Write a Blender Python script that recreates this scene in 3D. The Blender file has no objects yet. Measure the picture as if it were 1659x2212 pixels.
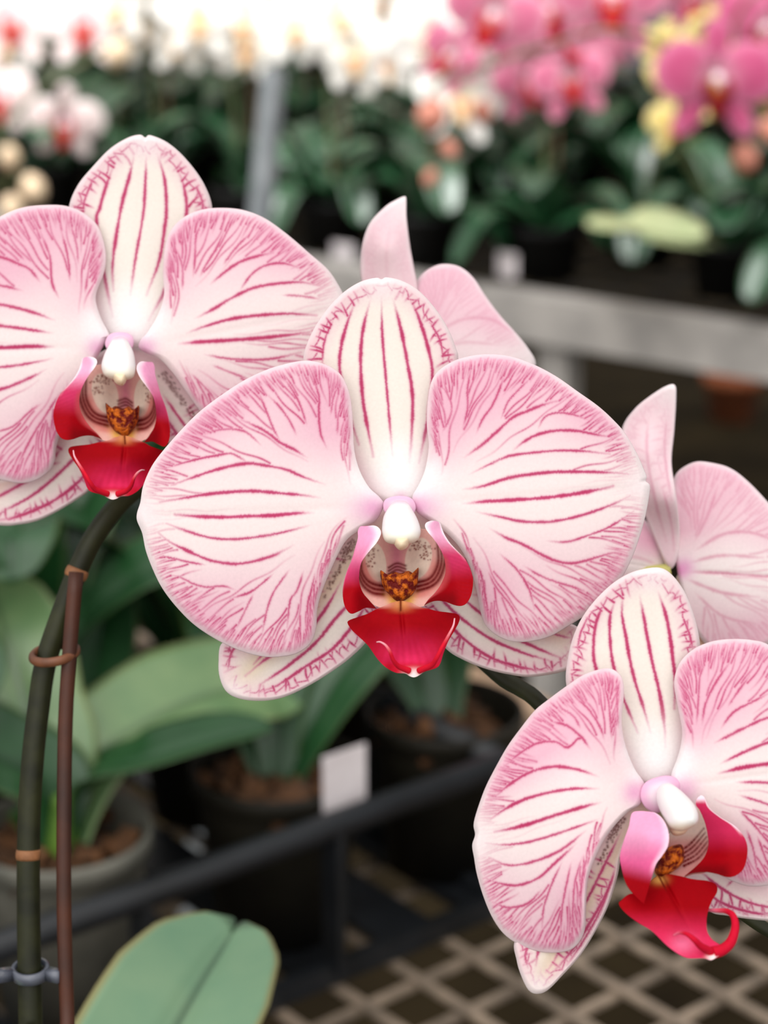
import bpy, math, random
import numpy as np
from mathutils import Vector, Matrix

rng = np.random.default_rng(7)
random.seed(11)
PI = math.pi
C = bpy.context.scene.collection
sc = bpy.context.scene

# ------------------------------------------------------------------ camera
FW, FH, FPX = 1659.0, 2212.0, 4424.0
PITCH = math.atan(1506.0 / FPX)
CAM = np.array([0.0, 0.0, 1.24])
BENCH = 0.75
FWD = np.array([0.0, math.cos(PITCH), -math.sin(PITCH)])
UP = np.array([0.0, math.sin(PITCH), math.cos(PITCH)])
RIGHT = np.array([1.0, 0.0, 0.0])


def P(px, py, z):
    """world point(s) seen at photo pixel (px, py) and at distance z along the view axis"""
    px, py, z = np.asarray(px, float), np.asarray(py, float), np.asarray(z, float)
    x = (px - FW / 2) / FPX * z
    y = -(py - FH / 2) / FPX * z
    return CAM + x[..., None] * RIGHT + y[..., None] * UP + z[..., None] * FWD


def on_level(px, py, h):
    """world point at pixel (px, py) that lies at world height h"""
    d = P(px, py, 1.0) - CAM
    return CAM + d * ((h - CAM[2]) / d[2])


cam_data = bpy.data.cameras.new('camera')
cam = bpy.data.objects.new('camera', cam_data)
C.objects.link(cam)
cam.location = CAM
cam.rotation_euler = (PI / 2 - PITCH, 0, 0)
cam_data.sensor_fit = 'VERTICAL'
cam_data.sensor_height = 36.0
cam_data.lens = 72.0
cam_data.clip_start = 0.02
cam_data.dof.use_dof = True
cam_data.dof.focus_distance = 0.396
cam_data.dof.aperture_fstop = 15.0
sc.camera = cam

# ------------------------------------------------------------------ helpers


def lin(r, g, b):
    c = np.array([r, g, b], float) / 255.0
    return np.where(c <= 0.04045, c / 12.92, ((c + 0.055) / 1.055) ** 2.4)


def sstep(a, b, x):
    t = np.clip((x - a) / (b - a), 0, 1)
    return t * t * (3 - 2 * t)


def mixc(a, b, t):
    return a + (b - a) * np.asarray(t)[..., None]


ORG = {}


def empty(name, loc, parent=None):
    o = bpy.data.objects.new(name, None)
    C.objects.link(o)
    o.empty_display_size = 0.01
    loc = np.asarray(loc, float)
    if parent is not None:
        o.parent = parent
        o.location = loc - ORG[parent.name]
    else:
        o.location = loc
    ORG[o.name] = loc
    return o


def tag(o, label=None, cat=None, group=None, kind=None):
    if label:
        o['label'] = label
    if cat:
        o['category'] = cat
    if group:
        o['group'] = group
    if kind:
        o['kind'] = kind
    return o


def link(name, me, parent=None, org=None):
    o = bpy.data.objects.new(name, me)
    C.objects.link(o)
    if parent is not None:
        o.parent = parent
    if org is not None:
        o.location = org
    return o


def np_mesh(name, verts, quads, mats, col=None, smooth=True, tris=None):
    me = bpy.data.meshes.new(name)
    verts = np.asarray(verts, np.float32)
    quads = np.asarray(quads, np.int32).reshape(-1, 4)
    nt = 0 if tris is None else len(tris)
    me.vertices.add(len(verts))
    me.vertices.foreach_set('co', verts.ravel())
    loops = quads.ravel()
    tot = np.full(len(quads), 4, np.int32)
    if nt:
        loops = np.concatenate([loops, np.asarray(tris, np.int32).ravel()])
        tot = np.concatenate([tot, np.full(nt, 3, np.int32)])
    me.loops.add(len(loops))
    me.loops.foreach_set('vertex_index', loops)
    me.polygons.add(len(tot))
    start = np.concatenate([[0], np.cumsum(tot)[:-1]]).astype(np.int32)
    me.polygons.foreach_set('loop_start', start)
    me.polygons.foreach_set('loop_total', tot)
    me.polygons.foreach_set('use_smooth', np.full(len(tot), smooth, bool))
    me.update(calc_edges=True)
    if col is not None:
        a = me.color_attributes.new('pigment', 'FLOAT_COLOR', 'POINT')
        c4 = np.ones((len(verts), 4), np.float32)
        c4[:, :3] = np.clip(col, 0, 1)
        a.data.foreach_set('color', c4.ravel())
    for m in (mats if isinstance(mats, (list, tuple)) else [mats]):
        me.materials.append(m)
    return me


class MB:
    """collects shapes into one mesh"""

    def __init__(self):
        self.v, self.q, self.t, self.n = [], [], [], 0

    def add(self, v, q=(), t=()):
        v = np.asarray(v, float).reshape(-1, 3)
        if len(q):
            self.q.append(np.asarray(q, int).reshape(-1, 4) + self.n)
        if len(t):
            self.t.append(np.asarray(t, int).reshape(-1, 3) + self.n)
        self.v.append(v)
        self.n += len(v)
        return self

    def tube(self, pts, rad, ns=12, cap=True):
        pts = np.asarray(pts, float)
        rad = np.broadcast_to(np.asarray(rad, float), (len(pts),))
        tang = np.gradient(pts, axis=0)
        tang /= np.linalg.norm(tang, axis=1)[:, None] + 1e-12
        ref = np.array([0.0, 1.0, 0.0]) if abs(tang[0][1]) < 0.8 else np.array([1.0, 0, 0])
        a = ref - tang[0] * (ref @ tang[0])
        a /= np.linalg.norm(a)
        rows = []
        th = np.arange(ns) / ns * 2 * PI
        for p, t, r in zip(pts, tang, rad):
            a = a - t * (a @ t)
            a /= np.linalg.norm(a) + 1e-12
            b = np.cross(t, a)
            rows.append(p + r * (np.cos(th)[:, None] * a + np.sin(th)[:, None] * b))
        v = np.concatenate(rows)
        q = []
        m = len(pts)
        for i in range(m - 1):
            for j in range(ns):
                k = (j + 1) % ns
                q.append((i * ns + j, i * ns + k, (i + 1) * ns + k, (i + 1) * ns + j))
        t = []
        if cap:
            n0 = len(v)
            v = np.concatenate([v, pts[:1], pts[-1:]])
            for j in range(ns):
                k = (j + 1) % ns
                t.append((n0, k, j))
                t.append((n0 + 1, (m - 1) * ns + j, (m - 1) * ns + k))
        return self.add(v, q, t)

    def lathe(self, prof, centre=(0, 0, 0), ns=40, sx=1.0, sy=1.0):
        prof = np.asarray(prof, float)
        th = np.arange(ns) / ns * 2 * PI
        v = np.stack([np.outer(prof[:, 0], np.cos(th)) * sx, np.outer(prof[:, 0], np.sin(th)) * sy,
                      np.repeat(prof[:, 1][:, None], ns, 1)], -1).reshape(-1, 3) + np.asarray(centre, float)
        q = []
        for i in range(len(prof) - 1):
            for j in range(ns):
                k = (j + 1) % ns
                q.append((i * ns + j, i * ns + k, (i + 1) * ns + k, (i + 1) * ns + j))
        return self.add(v, q)

    def bar(self, a, b, w, h, upv=(0, 0, 1)):
        """box from a to b, w wide, h tall"""
        a, b = np.asarray(a, float), np.asarray(b, float)
        d = (b - a) / np.linalg.norm(b - a)
        s = np.cross(d, np.asarray(upv, float))
        s /= np.linalg.norm(s)
        u = np.cross(s, d)
        v = [p + s * x * w / 2 + u * y * h / 2 for p in (a, b) for x, y in ((-1, -1), (1, -1), (1, 1), (-1, 1))]
        q = [(0, 1, 2, 3), (7, 6, 5, 4), (0, 4, 5, 1), (1, 5, 6, 2), (2, 6, 7, 3), (3, 7, 4, 0)]
        return self.add(v, q)

    def build(self, name, mat, parent=None, smooth=True, rel=None):
        v = np.concatenate(self.v)
        org = ORG.get(parent.name) if parent is not None and rel is None else rel
        if org is not None:
            v = v - org
        q = np.concatenate(self.q) if self.q else np.zeros((0, 4), int)
        t = np.concatenate(self.t) if self.t else None
        me = np_mesh(name, v, q, mat, smooth=smooth, tris=t)
        return link(name, me, parent, None if parent is not None else rel)


def bevel(o, w=0.001, seg=2):
    m = o.modifiers.new('bevel', 'BEVEL')
    m.width = w
    m.segments = seg
    m.limit_method = 'ANGLE'
    return o


def smooth_path(pts, n):
    """Catmull-Rom through pts (any dimension), n samples evenly spaced along it"""
    p = np.asarray(pts, float)
    p = np.concatenate([[2 * p[0] - p[1]], p, [2 * p[-1] - p[-2]]])
    out = []
    for i in range(1, len(p) - 2):
        t = np.linspace(0, 1, 24, endpoint=False)[:, None]
        a, b, c, d = p[i - 1], p[i], p[i + 1], p[i + 2]
        out.append(0.5 * (2 * b + (c - a) * t + (2 * a - 5 * b + 4 * c - d) * t ** 2 + (3 * b - a - 3 * c + d) * t ** 3))
    out.append(p[-2][None])
    o = np.concatenate(out)
    s = np.concatenate([[0], np.cumsum(np.linalg.norm(np.diff(o, axis=0), axis=1))])
    u = np.linspace(0, s[-1], n)
    return np.stack([np.interp(u, s, o[:, k]) for k in range(o.shape[1])], 1)


def smooth_loop(pts, n=900):
    p = np.asarray(pts, float)
    m = len(p)
    q = np.concatenate([p[-3:], p, p[:4]])
    o = smooth_path(q, n * 2)
    # cut back to the closed part
    out = []
    for i in range(m):
        a, b, c, d = p[(i - 1) % m], p[i], p[(i + 1) % m], p[(i + 2) % m]
        t = np.linspace(0, 1, 24, endpoint=False)[:, None]
        out.append(0.5 * (2 * b + (c - a) * t + (2 * a - 5 * b + 4 * c - d) * t ** 2 + (3 * b - a - 3 * c + d) * t ** 3))
    o = np.concatenate(out + [out[0][:1]])
    s = np.concatenate([[0], np.cumsum(np.linalg.norm(np.diff(o, axis=0), axis=1))])
    u = np.linspace(0, s[-1], n, endpoint=False)
    return np.stack([np.interp(u, s, o[:, k]) for k in range(2)], 1)


def tps(ctrl):
    """thin-plate surface through (x, y, value) triples"""
    c = np.asarray(ctrl, float)
    xy, v = c[:, :2] / 100.0, c[:, 2]

    def U(r2):
        return 0.5 * r2 * np.log(r2 + 1e-9)
    n = len(c)
    K = U(((xy[:, None] - xy[None]) ** 2).sum(-1)) + np.eye(n) * 0.01
    Pm = np.concatenate([np.ones((n, 1)), xy], 1)
    A = np.block([[K, Pm], [Pm.T, np.zeros((3, 3))]])
    w = np.linalg.solve(A, np.concatenate([v, np.zeros(3)]))

    def f(x, y):
        x, y = np.asarray(x, float) / 100, np.asarray(y, float) / 100
        r = w[n] + w[n + 1] * x + w[n + 2] * y
        for i in range(n):
            r = r + w[i] * U((x - xy[i, 0]) ** 2 + (y - xy[i, 1]) ** 2)
        return r
    return f


# ---- smooth sheets with real depth and thickness
def grid_shell(name, X, Y, depth, z0, thick, col, mat, parent, warp=None):
    """X, Y: n x m pixel coordinates of the front face; depth: mm towards the viewer; closed shell, back face 'thick' mm behind"""
    n, m = X.shape
    if warp is not None:
        X, Y = warp(X, Y)
    front = P(X, Y, z0 - depth * 1e-3)
    back = P(X, Y, z0 - (depth - thick) * 1e-3)
    idx = np.arange(n * m).reshape(n, m)
    # back uses every k-th row/column inside and shares the border with the front
    inner = np.full((n, m), -1)
    inner[1:-1, 1:-1] = np.arange((n - 2) * (m - 2)).reshape(n - 2, m - 2) + n * m
    bidx = np.where(inner >= 0, inner, idx)
    v = np.concatenate([front.reshape(-1, 3), back[1:-1, 1:-1].reshape(-1, 3)])
    c = np.concatenate([col.reshape(-1, 3), col[1:-1, 1:-1].reshape(-1, 3)])
    q1 = np.stack([idx[:-1, :-1], idx[1:, :-1], idx[1:, 1:], idx[:-1, 1:]], -1).reshape(-1, 4)
    q2 = np.stack([bidx[:-1, :-1], bidx[:-1, 1:], bidx[1:, 1:], bidx[1:, :-1]], -1).reshape(-1, 4)
    q = np.concatenate([q1, q2])
    v = v - ORG[parent.name]
    me = np_mesh(name, v, q, mat, col=c)
    return link(name, me, parent)


def disk_grid(outline, centre, n):
    """n x n grid mapped onto the inside of a closed outline that is star-shaped about centre; returns X, Y, r"""
    a = np.linspace(-1, 1, n)
    U, V = np.meshgrid(a, a, indexing='ij')
    r = np.maximum(abs(U), abs(V))
    with np.errstate(divide='ignore', invalid='ignore'):
        th = np.where(abs(U) >= abs(V), PI / 4 * V / np.where(U == 0, 1, U) + np.where(U < 0, PI, 0),
                      PI / 2 - PI / 4 * U / np.where(V == 0, 1, V) + np.where(V < 0, PI, 0))
    th = np.where(r == 0, 0, th) % (2 * PI)
    o = np.asarray(outline, float)
    k = len(o)
    # orientation so that the front face looks at the camera
    area = np.sum(o[:, 0] * np.roll(o[:, 1], -1) - o[:, 1] * np.roll(o[:, 0], -1))
    if area > 0:
        o = o[::-1]
    f = th / (2 * PI) * k
    i0 = np.floor(f).astype(int) % k
    fr = f - np.floor(f)
    ox = o[i0, 0] * (1 - fr) + o[(i0 + 1) % k, 0] * fr
    oy = o[i0, 1] * (1 - fr) + o[(i0 + 1) % k, 1] * fr
    return centre[0] + r * (ox - centre[0]), centre[1] + r * (oy - centre[1]), r


def strip_grid(A, B, n, m):
    a, b = smooth_path(A, n), smooth_path(B, n)
    t = np.linspace(0, 1, m)[None, :]
    return a[:, :1] * (1 - t) + b[:, :1] * t, a[:, 1:] * (1 - t) + b[:, 1:] * t, t * np.ones((n, 1))


# ---- distance field and vein drawing
class Field:
    def __init__(self, outline, step=4):
        o = np.asarray(outline)
        self.x0, self.y0 = np.floor(o.min(0)) - 16
        self.x1, self.y1 = np.ceil(o.max(0)) + 16
        self.step = step
        gx = np.arange(self.x0, self.x1 + step, step)
        gy = np.arange(self.y0, self.y1 + step, step)
        GX, GY = np.meshgrid(gx, gy, indexing='ij')
        oo = o[::2]
        d = np.full(GX.shape, 1e9)
        for p in oo:
            d = np.minimum(d, (GX - p[0]) ** 2 + (GY - p[1]) ** 2)
        self.d = np.sqrt(d)
        self.gx, self.gy = np.gradient(self.d, step)

    def samp(self, arr, x, y):
        f = np.clip((np.asarray(x) - self.x0) / self.step, 0, arr.shape[0] - 1.001)
        g = np.clip((np.asarray(y) - self.y0) / self.step, 0, arr.shape[1] - 1.001)
        i, j = f.astype(int), g.astype(int)
        a, b = f - i, g - j
        return (arr[i, j] * (1 - a) * (1 - b) + arr[i + 1, j] * a * (1 - b) + arr[i, j + 1] * (1 - a) * b + arr[i + 1, j + 1] * a * b)

    def dist(self, x, y):
        return self.samp(self.d, x, y)


class Ink:
    """canvas in photo pixels that veins are drawn on"""

    def __init__(self, F):
        self.x0, self.y0 = F.x0, F.y0
        self.a = np.zeros((int(F.x1 - F.x0) + 2, int(F.y1 - F.y0) + 2), np.float32)

    def dab(self, x, y, s, a):
        w = int(3 * s + 1)
        i, j = int(round(x - self.x0)), int(round(y - self.y0))
        i0, i1, j0, j1 = max(i - w, 0), min(i + w + 1, self.a.shape[0]), max(j - w, 0), min(j + w + 1, self.a.shape[1])
        if i0 >= i1 or j0 >= j1:
            return
        gx = np.exp(-((np.arange(i0, i1) + self.x0 - x) / s) ** 2 / 2)
        gy = np.exp(-((np.arange(j0, j1) + self.y0 - y) / s) ** 2 / 2)
        np.maximum(self.a[i0:i1, j0:j1], a * gx[:, None] * gy[None, :], out=self.a[i0:i1, j0:j1])

    def stroke(self, pts, s0, s1, a0, a1, rough=0.25):
        p = np.asarray(pts, float)
        L = np.linalg.norm(np.diff(p, axis=0), axis=1).sum()
        n = max(3, int(L / 1.6))
        q = smooth_path(p, n)
        t = np.linspace(0, 1, n)
        jit = 1 + rough * rng.normal(0, 1, n).clip(-2, 2) * 0.5
        for (x, y), u, jj in zip(q, t, jit):
            self.dab(x, y, s0 + (s1 - s0) * u, (a0 + (a1 - a0) * u) * jj)

    def get(self, x, y):
        f = np.clip(x - self.x0, 0, self.a.shape[0] - 1.001)
        g = np.clip(y - self.y0, 0, self.a.shape[1] - 1.001)
        i, j = f.astype(int), g.astype(int)
        a, b = f - i, g - j
        A = self.a
        return A[i, j] * (1 - a) * (1 - b) + A[i + 1, j] * a * (1 - b) + A[i, j + 1] * (1 - a) * b + A[i + 1, j + 1] * a * b


def vein_ink(outline, base, prim, F, spacing=8.0, w=0.55, lmax=(45, 150), inset=(6, 16), keep=90, tip=None, fine=0.55, k=1.0, net=False):
    ink = Ink(F)
    base = np.asarray(base, float)
    occ = np.zeros((int((F.x1 - F.x0) / 2) + 3, int((F.y1 - F.y0) / 2) + 3), bool)

    def mark(q):
        i = ((q[:, 0] - F.x0) / 2).astype(int).clip(0, occ.shape[0] - 1)
        j = ((q[:, 1] - F.y0) / 2).astype(int).clip(0, occ.shape[1] - 1)
        occ[i, j] = True
    for pr in prim:
        pts = np.asarray(pr[0], float)
        s, a = pr[1], pr[2]
        L = np.linalg.norm(np.diff(pts, axis=0), axis=1).sum()
        q = smooth_path(pts, max(4, int(L / 2)))
        n = len(q)
        u = np.linspace(0, 1, n)
        env = sstep(-.04, .2, u) * (1 - 0.6 * sstep(.75, 1.0, u))
        wob = np.convolve(rng.normal(0, 1, n + 10), np.ones(11) / 3.3, 'valid')[:n]
        for i, (x, y) in enumerate(q):
            ink.dab(x + 0.35 * rng.normal(), y + 0.35 * rng.normal(), s * (0.5 + 0.42 * env[i]) * (1 + 0.07 * wob[i]), a * env[i] * (1 + 0.06 * wob[i]))
        mark(q)
    o = np.asarray(outline)
    L = np.linalg.norm(np.diff(np.concatenate([o, o[:1]]), axis=0), axis=1).sum()
    branches = {}
    plan = []
    for sp_, lm_, ky in (((spacing, lmax, 0),) if net else ((spacing * 1.9, lmax, 0), (spacing * .95, (18, 70), 1))):
        n_ = int(L / sp_)
        plan += [(si, n_, lm_, ky) for si in rng.permutation(n_)]
    for si, ns, lm_, ky in plan:
        p = o[int((si + rng.uniform(-.3, .3)) / ns * len(o)) % len(o)].copy()
        g = np.array([F.samp(F.gx, *p), F.samp(F.gy, *p)])
        # inward normal by probing towards the inside
        c = base * 0.35 + o.mean(0) * 0.65
        inw = c - p
        inw /= np.linalg.norm(inw) + 1e-9
        i0 = si * len(o) // ns
        tn = o[(i0 + 6) % len(o)] - o[(i0 - 6) % len(o)]
        nrm = np.array([-tn[1], tn[0]])
        nrm /= np.linalg.norm(nrm) + 1e-9
        if nrm @ inw < 0:
            nrm = -nrm
        p = p + nrm * rng.uniform(*inset)
        if np.linalg.norm(p - base) < keep * 1.7:
            continue
        tl = rng.uniform(*lm_)
        pts, merged = [p.copy()], False
        ph = rng.uniform(0, 6)
        st = 2.5
        for it in range(int(tl / st)):
            rb = base - p
            db = np.linalg.norm(rb)
            if db < keep:
                break
            rb /= db
            gg = np.array([float(F.samp(F.gx, *p)), float(F.samp(F.gy, *p))])
            ng = np.linalg.norm(gg)
            gg = gg / ng if ng > 0.3 else rb
            wr = w + (1 - w) * .85 * float(sstep(24, 80, F.dist(*p)))
            dd = wr * rb + (1 - wr) * gg
            dd /= np.linalg.norm(dd) + 1e-9
            wob = (0.3 if net else 0.15) * math.sin(it * 0.16 + ph)
            dd = np.array([dd[0] - wob * dd[1], dd[1] + wob * dd[0]])
            p = p + dd * st / np.linalg.norm(dd)
            pts.append(p.copy())
            i, j = int((p[0] - F.x0) / 2), int((p[1] - F.y0) / 2)
            if it > 5 and (occ[max(i - 1, 0):i + 2, max(j - 1, 0):j + 2].any() if it > 14 else occ[i, j]):
                merged = True
                break
        if len(pts) < 5:
            continue
        q = np.array(pts)
        mark(q[: max(3, len(q) - 2)])
        damp = 1.0 if tip is None else 1 - 0.9 * math.exp(-(np.linalg.norm(q[0] - np.asarray(tip)) / 60.0) ** 2)
        q = smooth_path(q[::4] if len(q) > 12 else q, max(6, len(q)))
        a_in = fine * rng.uniform(0.85, 1.2) * (1.0 if merged else 0.15)
        m1 = len(q) // 2
        am = fine * rng.uniform(.75, 1.1)
        ink.stroke(q[:m1 + 1], 1.4 * k, 1.85 * k, fine * 0.5 * damp, am * damp, .12)
        ink.stroke(q[m1:], 1.85 * k, (2.1 if merged else 1.6) * k, am * damp, a_in * damp, .12)
        branches[si + ky * 10000] = q
    if net:
        ks = sorted(branches)
        for a, b in zip(ks, ks[1:] + ks[:1]):
            qa, qb = branches[a], branches[b]
            for _ in range(1):
                pa = qa[int(rng.uniform(0.1, 0.75) * (len(qa) - 1))]
                pb = qb[int(rng.uniform(0.1, 0.75) * (len(qb) - 1))]
                if np.linalg.norm(pa - pb) < 30:
                    mid = (pa + pb) / 2 + rng.normal(0, 2.5, 2)
                    ink.stroke([pa, mid, pb], 1.4 * k, 1.4 * k, fine * 0.7, fine * 0.7)
    return ink


# ------------------------------------------------------------------ materials
def new_mat(name):
    m = bpy.data.materials.new(name)
    m.use_nodes = True
    nt = m.node_tree
    nt.nodes.clear()
    out = nt.nodes.new('ShaderNodeOutputMaterial')
    bs = nt.nodes.new('ShaderNodeBsdfPrincipled')
    nt.links.new(bs.outputs[0], out.inputs[0])
    return m, nt, bs, out


def noise_mat(name, c1, c2, scale=20.0, rough=0.6, spec=0.5, metal=0.0, bump=0.0, detail=4.0, coat=0.0, ramp=(.32, .68)):
    m, nt, bs, out = new_mat(name)
    tc = nt.nodes.new('ShaderNodeTexCoord')
    nz = nt.nodes.new('ShaderNodeTexNoise')
    nz.inputs['Scale'].default_value = scale
    nz.inputs['Detail'].default_value = detail
    nt.links.new(tc.outputs['Object'], nz.inputs['Vector'])
    rp = nt.nodes.new('ShaderNodeValToRGB')
    rp.color_ramp.elements[0].position = ramp[0]
    rp.color_ramp.elements[1].position = ramp[1]
    rp.color_ramp.elements[0].color = (*lin(*c1), 1)
    rp.color_ramp.elements[1].color = (*lin(*c2), 1)
    nt.links.new(nz.outputs[0], rp.inputs[0])
    nt.links.new(rp.outputs[0], bs.inputs['Base Color'])
    bs.inputs['Roughness'].default_value = rough
    bs.inputs['Specular IOR Level'].default_value = spec
    bs.inputs['Metallic'].default_value = metal
    bs.inputs['Coat Weight'].default_value = coat
    if bump:
        b = nt.nodes.new('ShaderNodeBump')
        b.inputs['Strength'].default_value = bump
        b.inputs['Distance'].default_value = 0.002
        nt.links.new(nz.outputs[0], b.inputs['Height'])
        nt.links.new(b.outputs[0], bs.inputs['Normal'])
    return m


def pigment_mat(name, rough=0.5, spec=0.3, trans=0.18, grain=0.06, gscale=1800.0, sheen=0.0):
    """colour from the 'pigment' attribute with a fine cellular grain; a little light passes through"""
    m, nt, bs, out = new_mat(name)
    at = nt.nodes.new('ShaderNodeAttribute')
    at.attribute_name = 'pigment'
    tc = nt.nodes.new('ShaderNodeTexCoord')
    nz = nt.nodes.new('ShaderNodeTexNoise')
    nz.inputs['Scale'].default_value = gscale
    nz.inputs['Detail'].default_value = 2.0
    nt.links.new(tc.outputs['Object'], nz.inputs['Vector'])
    mr = nt.nodes.new('ShaderNodeMapRange')
    mr.inputs['To Min'].default_value = 1 - grain
    mr.inputs['To Max'].default_value = 1 + grain
    nt.links.new(nz.outputs[0], mr.inputs['Value'])
    mu = nt.nodes.new('ShaderNodeVectorMath')
    mu.operation = 'SCALE'
    nt.links.new(at.outputs['Color'], mu.inputs[0])
    nt.links.new(mr.outputs[0], mu.inputs['Scale'])
    nt.links.new(mu.outputs[0], bs.inputs['Base Color'])
    bs.inputs['Roughness'].default_value = rough
    bs.inputs['Specular IOR Level'].default_value = spec
    if trans:
        tr = nt.nodes.new('ShaderNodeBsdfTranslucent')
        nt.links.new(mu.outputs[0], tr.inputs['Color'])
        mx = nt.nodes.new('ShaderNodeMixShader')
        mx.inputs[0].default_value = trans
        nt.links.new(bs.outputs[0], mx.inputs[1])
        nt.links.new(tr.outputs[0], mx.inputs[2])
        nt.links.new(mx.outputs[0], out.inputs[0])
    return m


M = {}
M['petal'] = pigment_mat('orchid_petal', 0.55, 0.25, 0.15)
M['lip'] = pigment_mat('orchid_lip', 0.6, 0.06, 0.05, 0.10, 1200)
M['column'] = pigment_mat('orchid_column', 0.3, 0.4, 0.12, 0.02)
M['callus'] = noise_mat('callus', (104, 12, 8), (218, 112, 26), 800, 0.45, 0.2, bump=0.8, detail=5, ramp=(.44, .62))
M['stem'] = noise_mat('flower_stem', (26, 28, 13), (46, 48, 23), 160, 0.5, 0.3)
M['node'] = noise_mat('stem_node', (112, 72, 42), (160, 106, 66), 300, 0.6)
M['stake'] = noise_mat('support_stake', (52, 22, 9), (80, 37, 15), 90, 0.55)
M['ring'] = noise_mat('brown_ring', (70, 40, 26), (128, 78, 50), 120, 0.45)
M['clear'] = noise_mat('grey_clip', (62, 66, 78), (104, 108, 120), 120, 0.2, 0.6)
M['far_petal'] = pigment_mat('far_petal', 0.6, 0.2, 0.25, 0.03, 60)


def leaf_mat(name, c1, c2, edge, rough=0.3, spec=0.5):
    m, nt, bs, out = new_mat(name)
    at = nt.nodes.new('ShaderNodeAttribute')
    at.attribute_name = 'pigment'          # r: across 0..1, g: along 0..1
    sep = nt.nodes.new('ShaderNodeSeparateColor')
    nt.links.new(at.outputs['Color'], sep.inputs[0])
    tc = nt.nodes.new('ShaderNodeTexCoord')
    nz = nt.nodes.new('ShaderNodeTexNoise')
    nz.inputs['Scale'].default_value = 60
    nt.links.new(tc.outputs['Object'], nz.inputs['Vector'])
    mx = nt.nodes.new('ShaderNodeMix')
    mx.data_type = 'RGBA'
    mx.inputs[6].default_value = (*lin(*c1), 1)
    mx.inputs[7].default_value = (*lin(*c2), 1)
    nt.links.new(nz.outputs[0], mx.inputs[0])
    er = nt.nodes.new('ShaderNodeValToRGB')    # thin paler margin and a darker midrib, by place across the blade
    e = er.color_ramp.elements
    e[0].position, e[0].color = 0.0, (1, 1, 1, 1)
    e[1].position, e[1].color = 0.05, (0, 0, 0, 1)
    for pos, v in ((0.95, 0.0), (1.0, 1.0)):
        el = er.color_ramp.elements.new(pos)
        el.color = (v, v, v, 1)
    mrib = nt.nodes.new('ShaderNodeValToRGB')
    f = mrib.color_ramp.elements
    f[0].position, f[0].color = .455, (1, 1, 1, 1)
    f[1].position, f[1].color = .5, (.42, .48, .45, 1)
    g = mrib.color_ramp.elements.new(.545)
    g.color = (1, 1, 1, 1)
    nt.links.new(sep.outputs[0], mrib.inputs[0])
    mm = nt.nodes.new('ShaderNodeMix')
    mm.data_type = 'RGBA'
    mm.blend_type = 'MULTIPLY'
    mm.inputs[0].default_value = 1.0
    nt.links.new(sep.outputs[0], er.inputs[0])
    mx2 = nt.nodes.new('ShaderNodeMix')
    mx2.data_type = 'RGBA'
    nt.links.new(er.outputs[0], mx2.inputs[0])
    nt.links.new(mx.outputs[2], mm.inputs[6])
    nt.links.new(mrib.outputs[0], mm.inputs[7])
    nt.links.new(mm.outputs[2], mx2.inputs[6])
    mx2.inputs[7].default_value = (*lin(*edge), 1)
    nt.links.new(mx2.outputs[2], bs.inputs['Base Color'])
    bs.inputs['Roughness'].default_value = rough
    bs.inputs['Specular IOR Level'].default_value = spec
    return m


M['leaf'] = leaf_mat('orchid_leaf', (14, 58, 24), (34, 82, 40), (90, 110, 56), 0.38, .65)
M['leaf_painted_sheen'] = leaf_mat('painted_sheen_leaf', (78, 118, 72), (122, 148, 98), (150, 160, 100), 0.42, 0.9)  # sky sheen put into the base colour, a lighter copy of the leaf green
M['leaf_painted_glint'] = leaf_mat('painted_glint_leaf', (140, 160, 108), (186, 190, 146), (110, 140, 90), 0.4, 0.8)  # highlight on one far leaf, painted into its base colour
M['leaf_fore'] = leaf_mat('fore_leaf', (98, 140, 110), (126, 156, 120), (172, 160, 104), 0.5, 0.6)
M['leaf_far'] = leaf_mat('far_leaf', (14, 52, 28), (36, 90, 52), (80, 116, 70), 0.34, 1.0)
M['pot_black'] = noise_mat('black_pot', (7, 7, 7), (15, 14, 13), 40, 0.6, .2)
M['pot_grey'] = noise_mat('grey_pot', (92, 92, 84), (122, 120, 110), 40, 0.5)
M['pot_dark'] = noise_mat('dark_pot', (24, 22, 17), (38, 35, 27), 30, 0.55, .3)
M['bark'] = noise_mat('bark_mix', (26, 15, 8), (120, 80, 48), 120, 0.8, bump=1.0)
M['crate'] = noise_mat('black_crate', (16, 18, 21), (30, 33, 38), 30, 0.45)
M['wire'] = noise_mat('bench_wire', (106, 94, 82), (156, 138, 120), 60, 0.6, 0.4)
M['wire_dark'] = noise_mat('dark_wire', (20, 19, 18), (38, 36, 34), 60, 0.6, 0.3)
M['rail'] = noise_mat('galvanised_rail', (138, 134, 130), (176, 170, 164), 14, 0.55, 0.4)
M['tan'] = noise_mat('tan_rail', (186, 152, 122), (212, 180, 150), 20, 0.6)
M['tagw'] = noise_mat('white_tag', (222, 212, 214), (240, 232, 234), 60, 0.6)
M['floor'] = noise_mat('floor_soil', (24, 19, 12), (46, 38, 24), 5, 0.95, 0.05)
M['terracotta'] = noise_mat('terracotta', (124, 62, 30), (150, 82, 44), 30, 0.8)
M['bud'] = noise_mat('bud', (206, 120, 104), (226, 160, 136), 60, 0.5)
M['bud_green'] = noise_mat('bud_green', (186, 186, 96), (214, 206, 130), 60, 0.5)
M['far_stem'] = noise_mat('far_stem', (66, 78, 46), (98, 100, 64), 60, 0.5)
M['bud_cream'] = noise_mat('bud_cream', (218, 188, 150), (240, 216, 186), 60, 0.5)
M['bract'] = noise_mat('leaf_base', (60, 104, 30), (104, 140, 50), 60, 0.5)
M['far_stake'] = noise_mat('far_stake', (78, 56, 42), (110, 82, 62), 60, 0.6)
M['post'] = noise_mat('metal_post', (92, 97, 100), (124, 128, 130), 20, 0.5, 0.4, 0.1)

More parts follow.
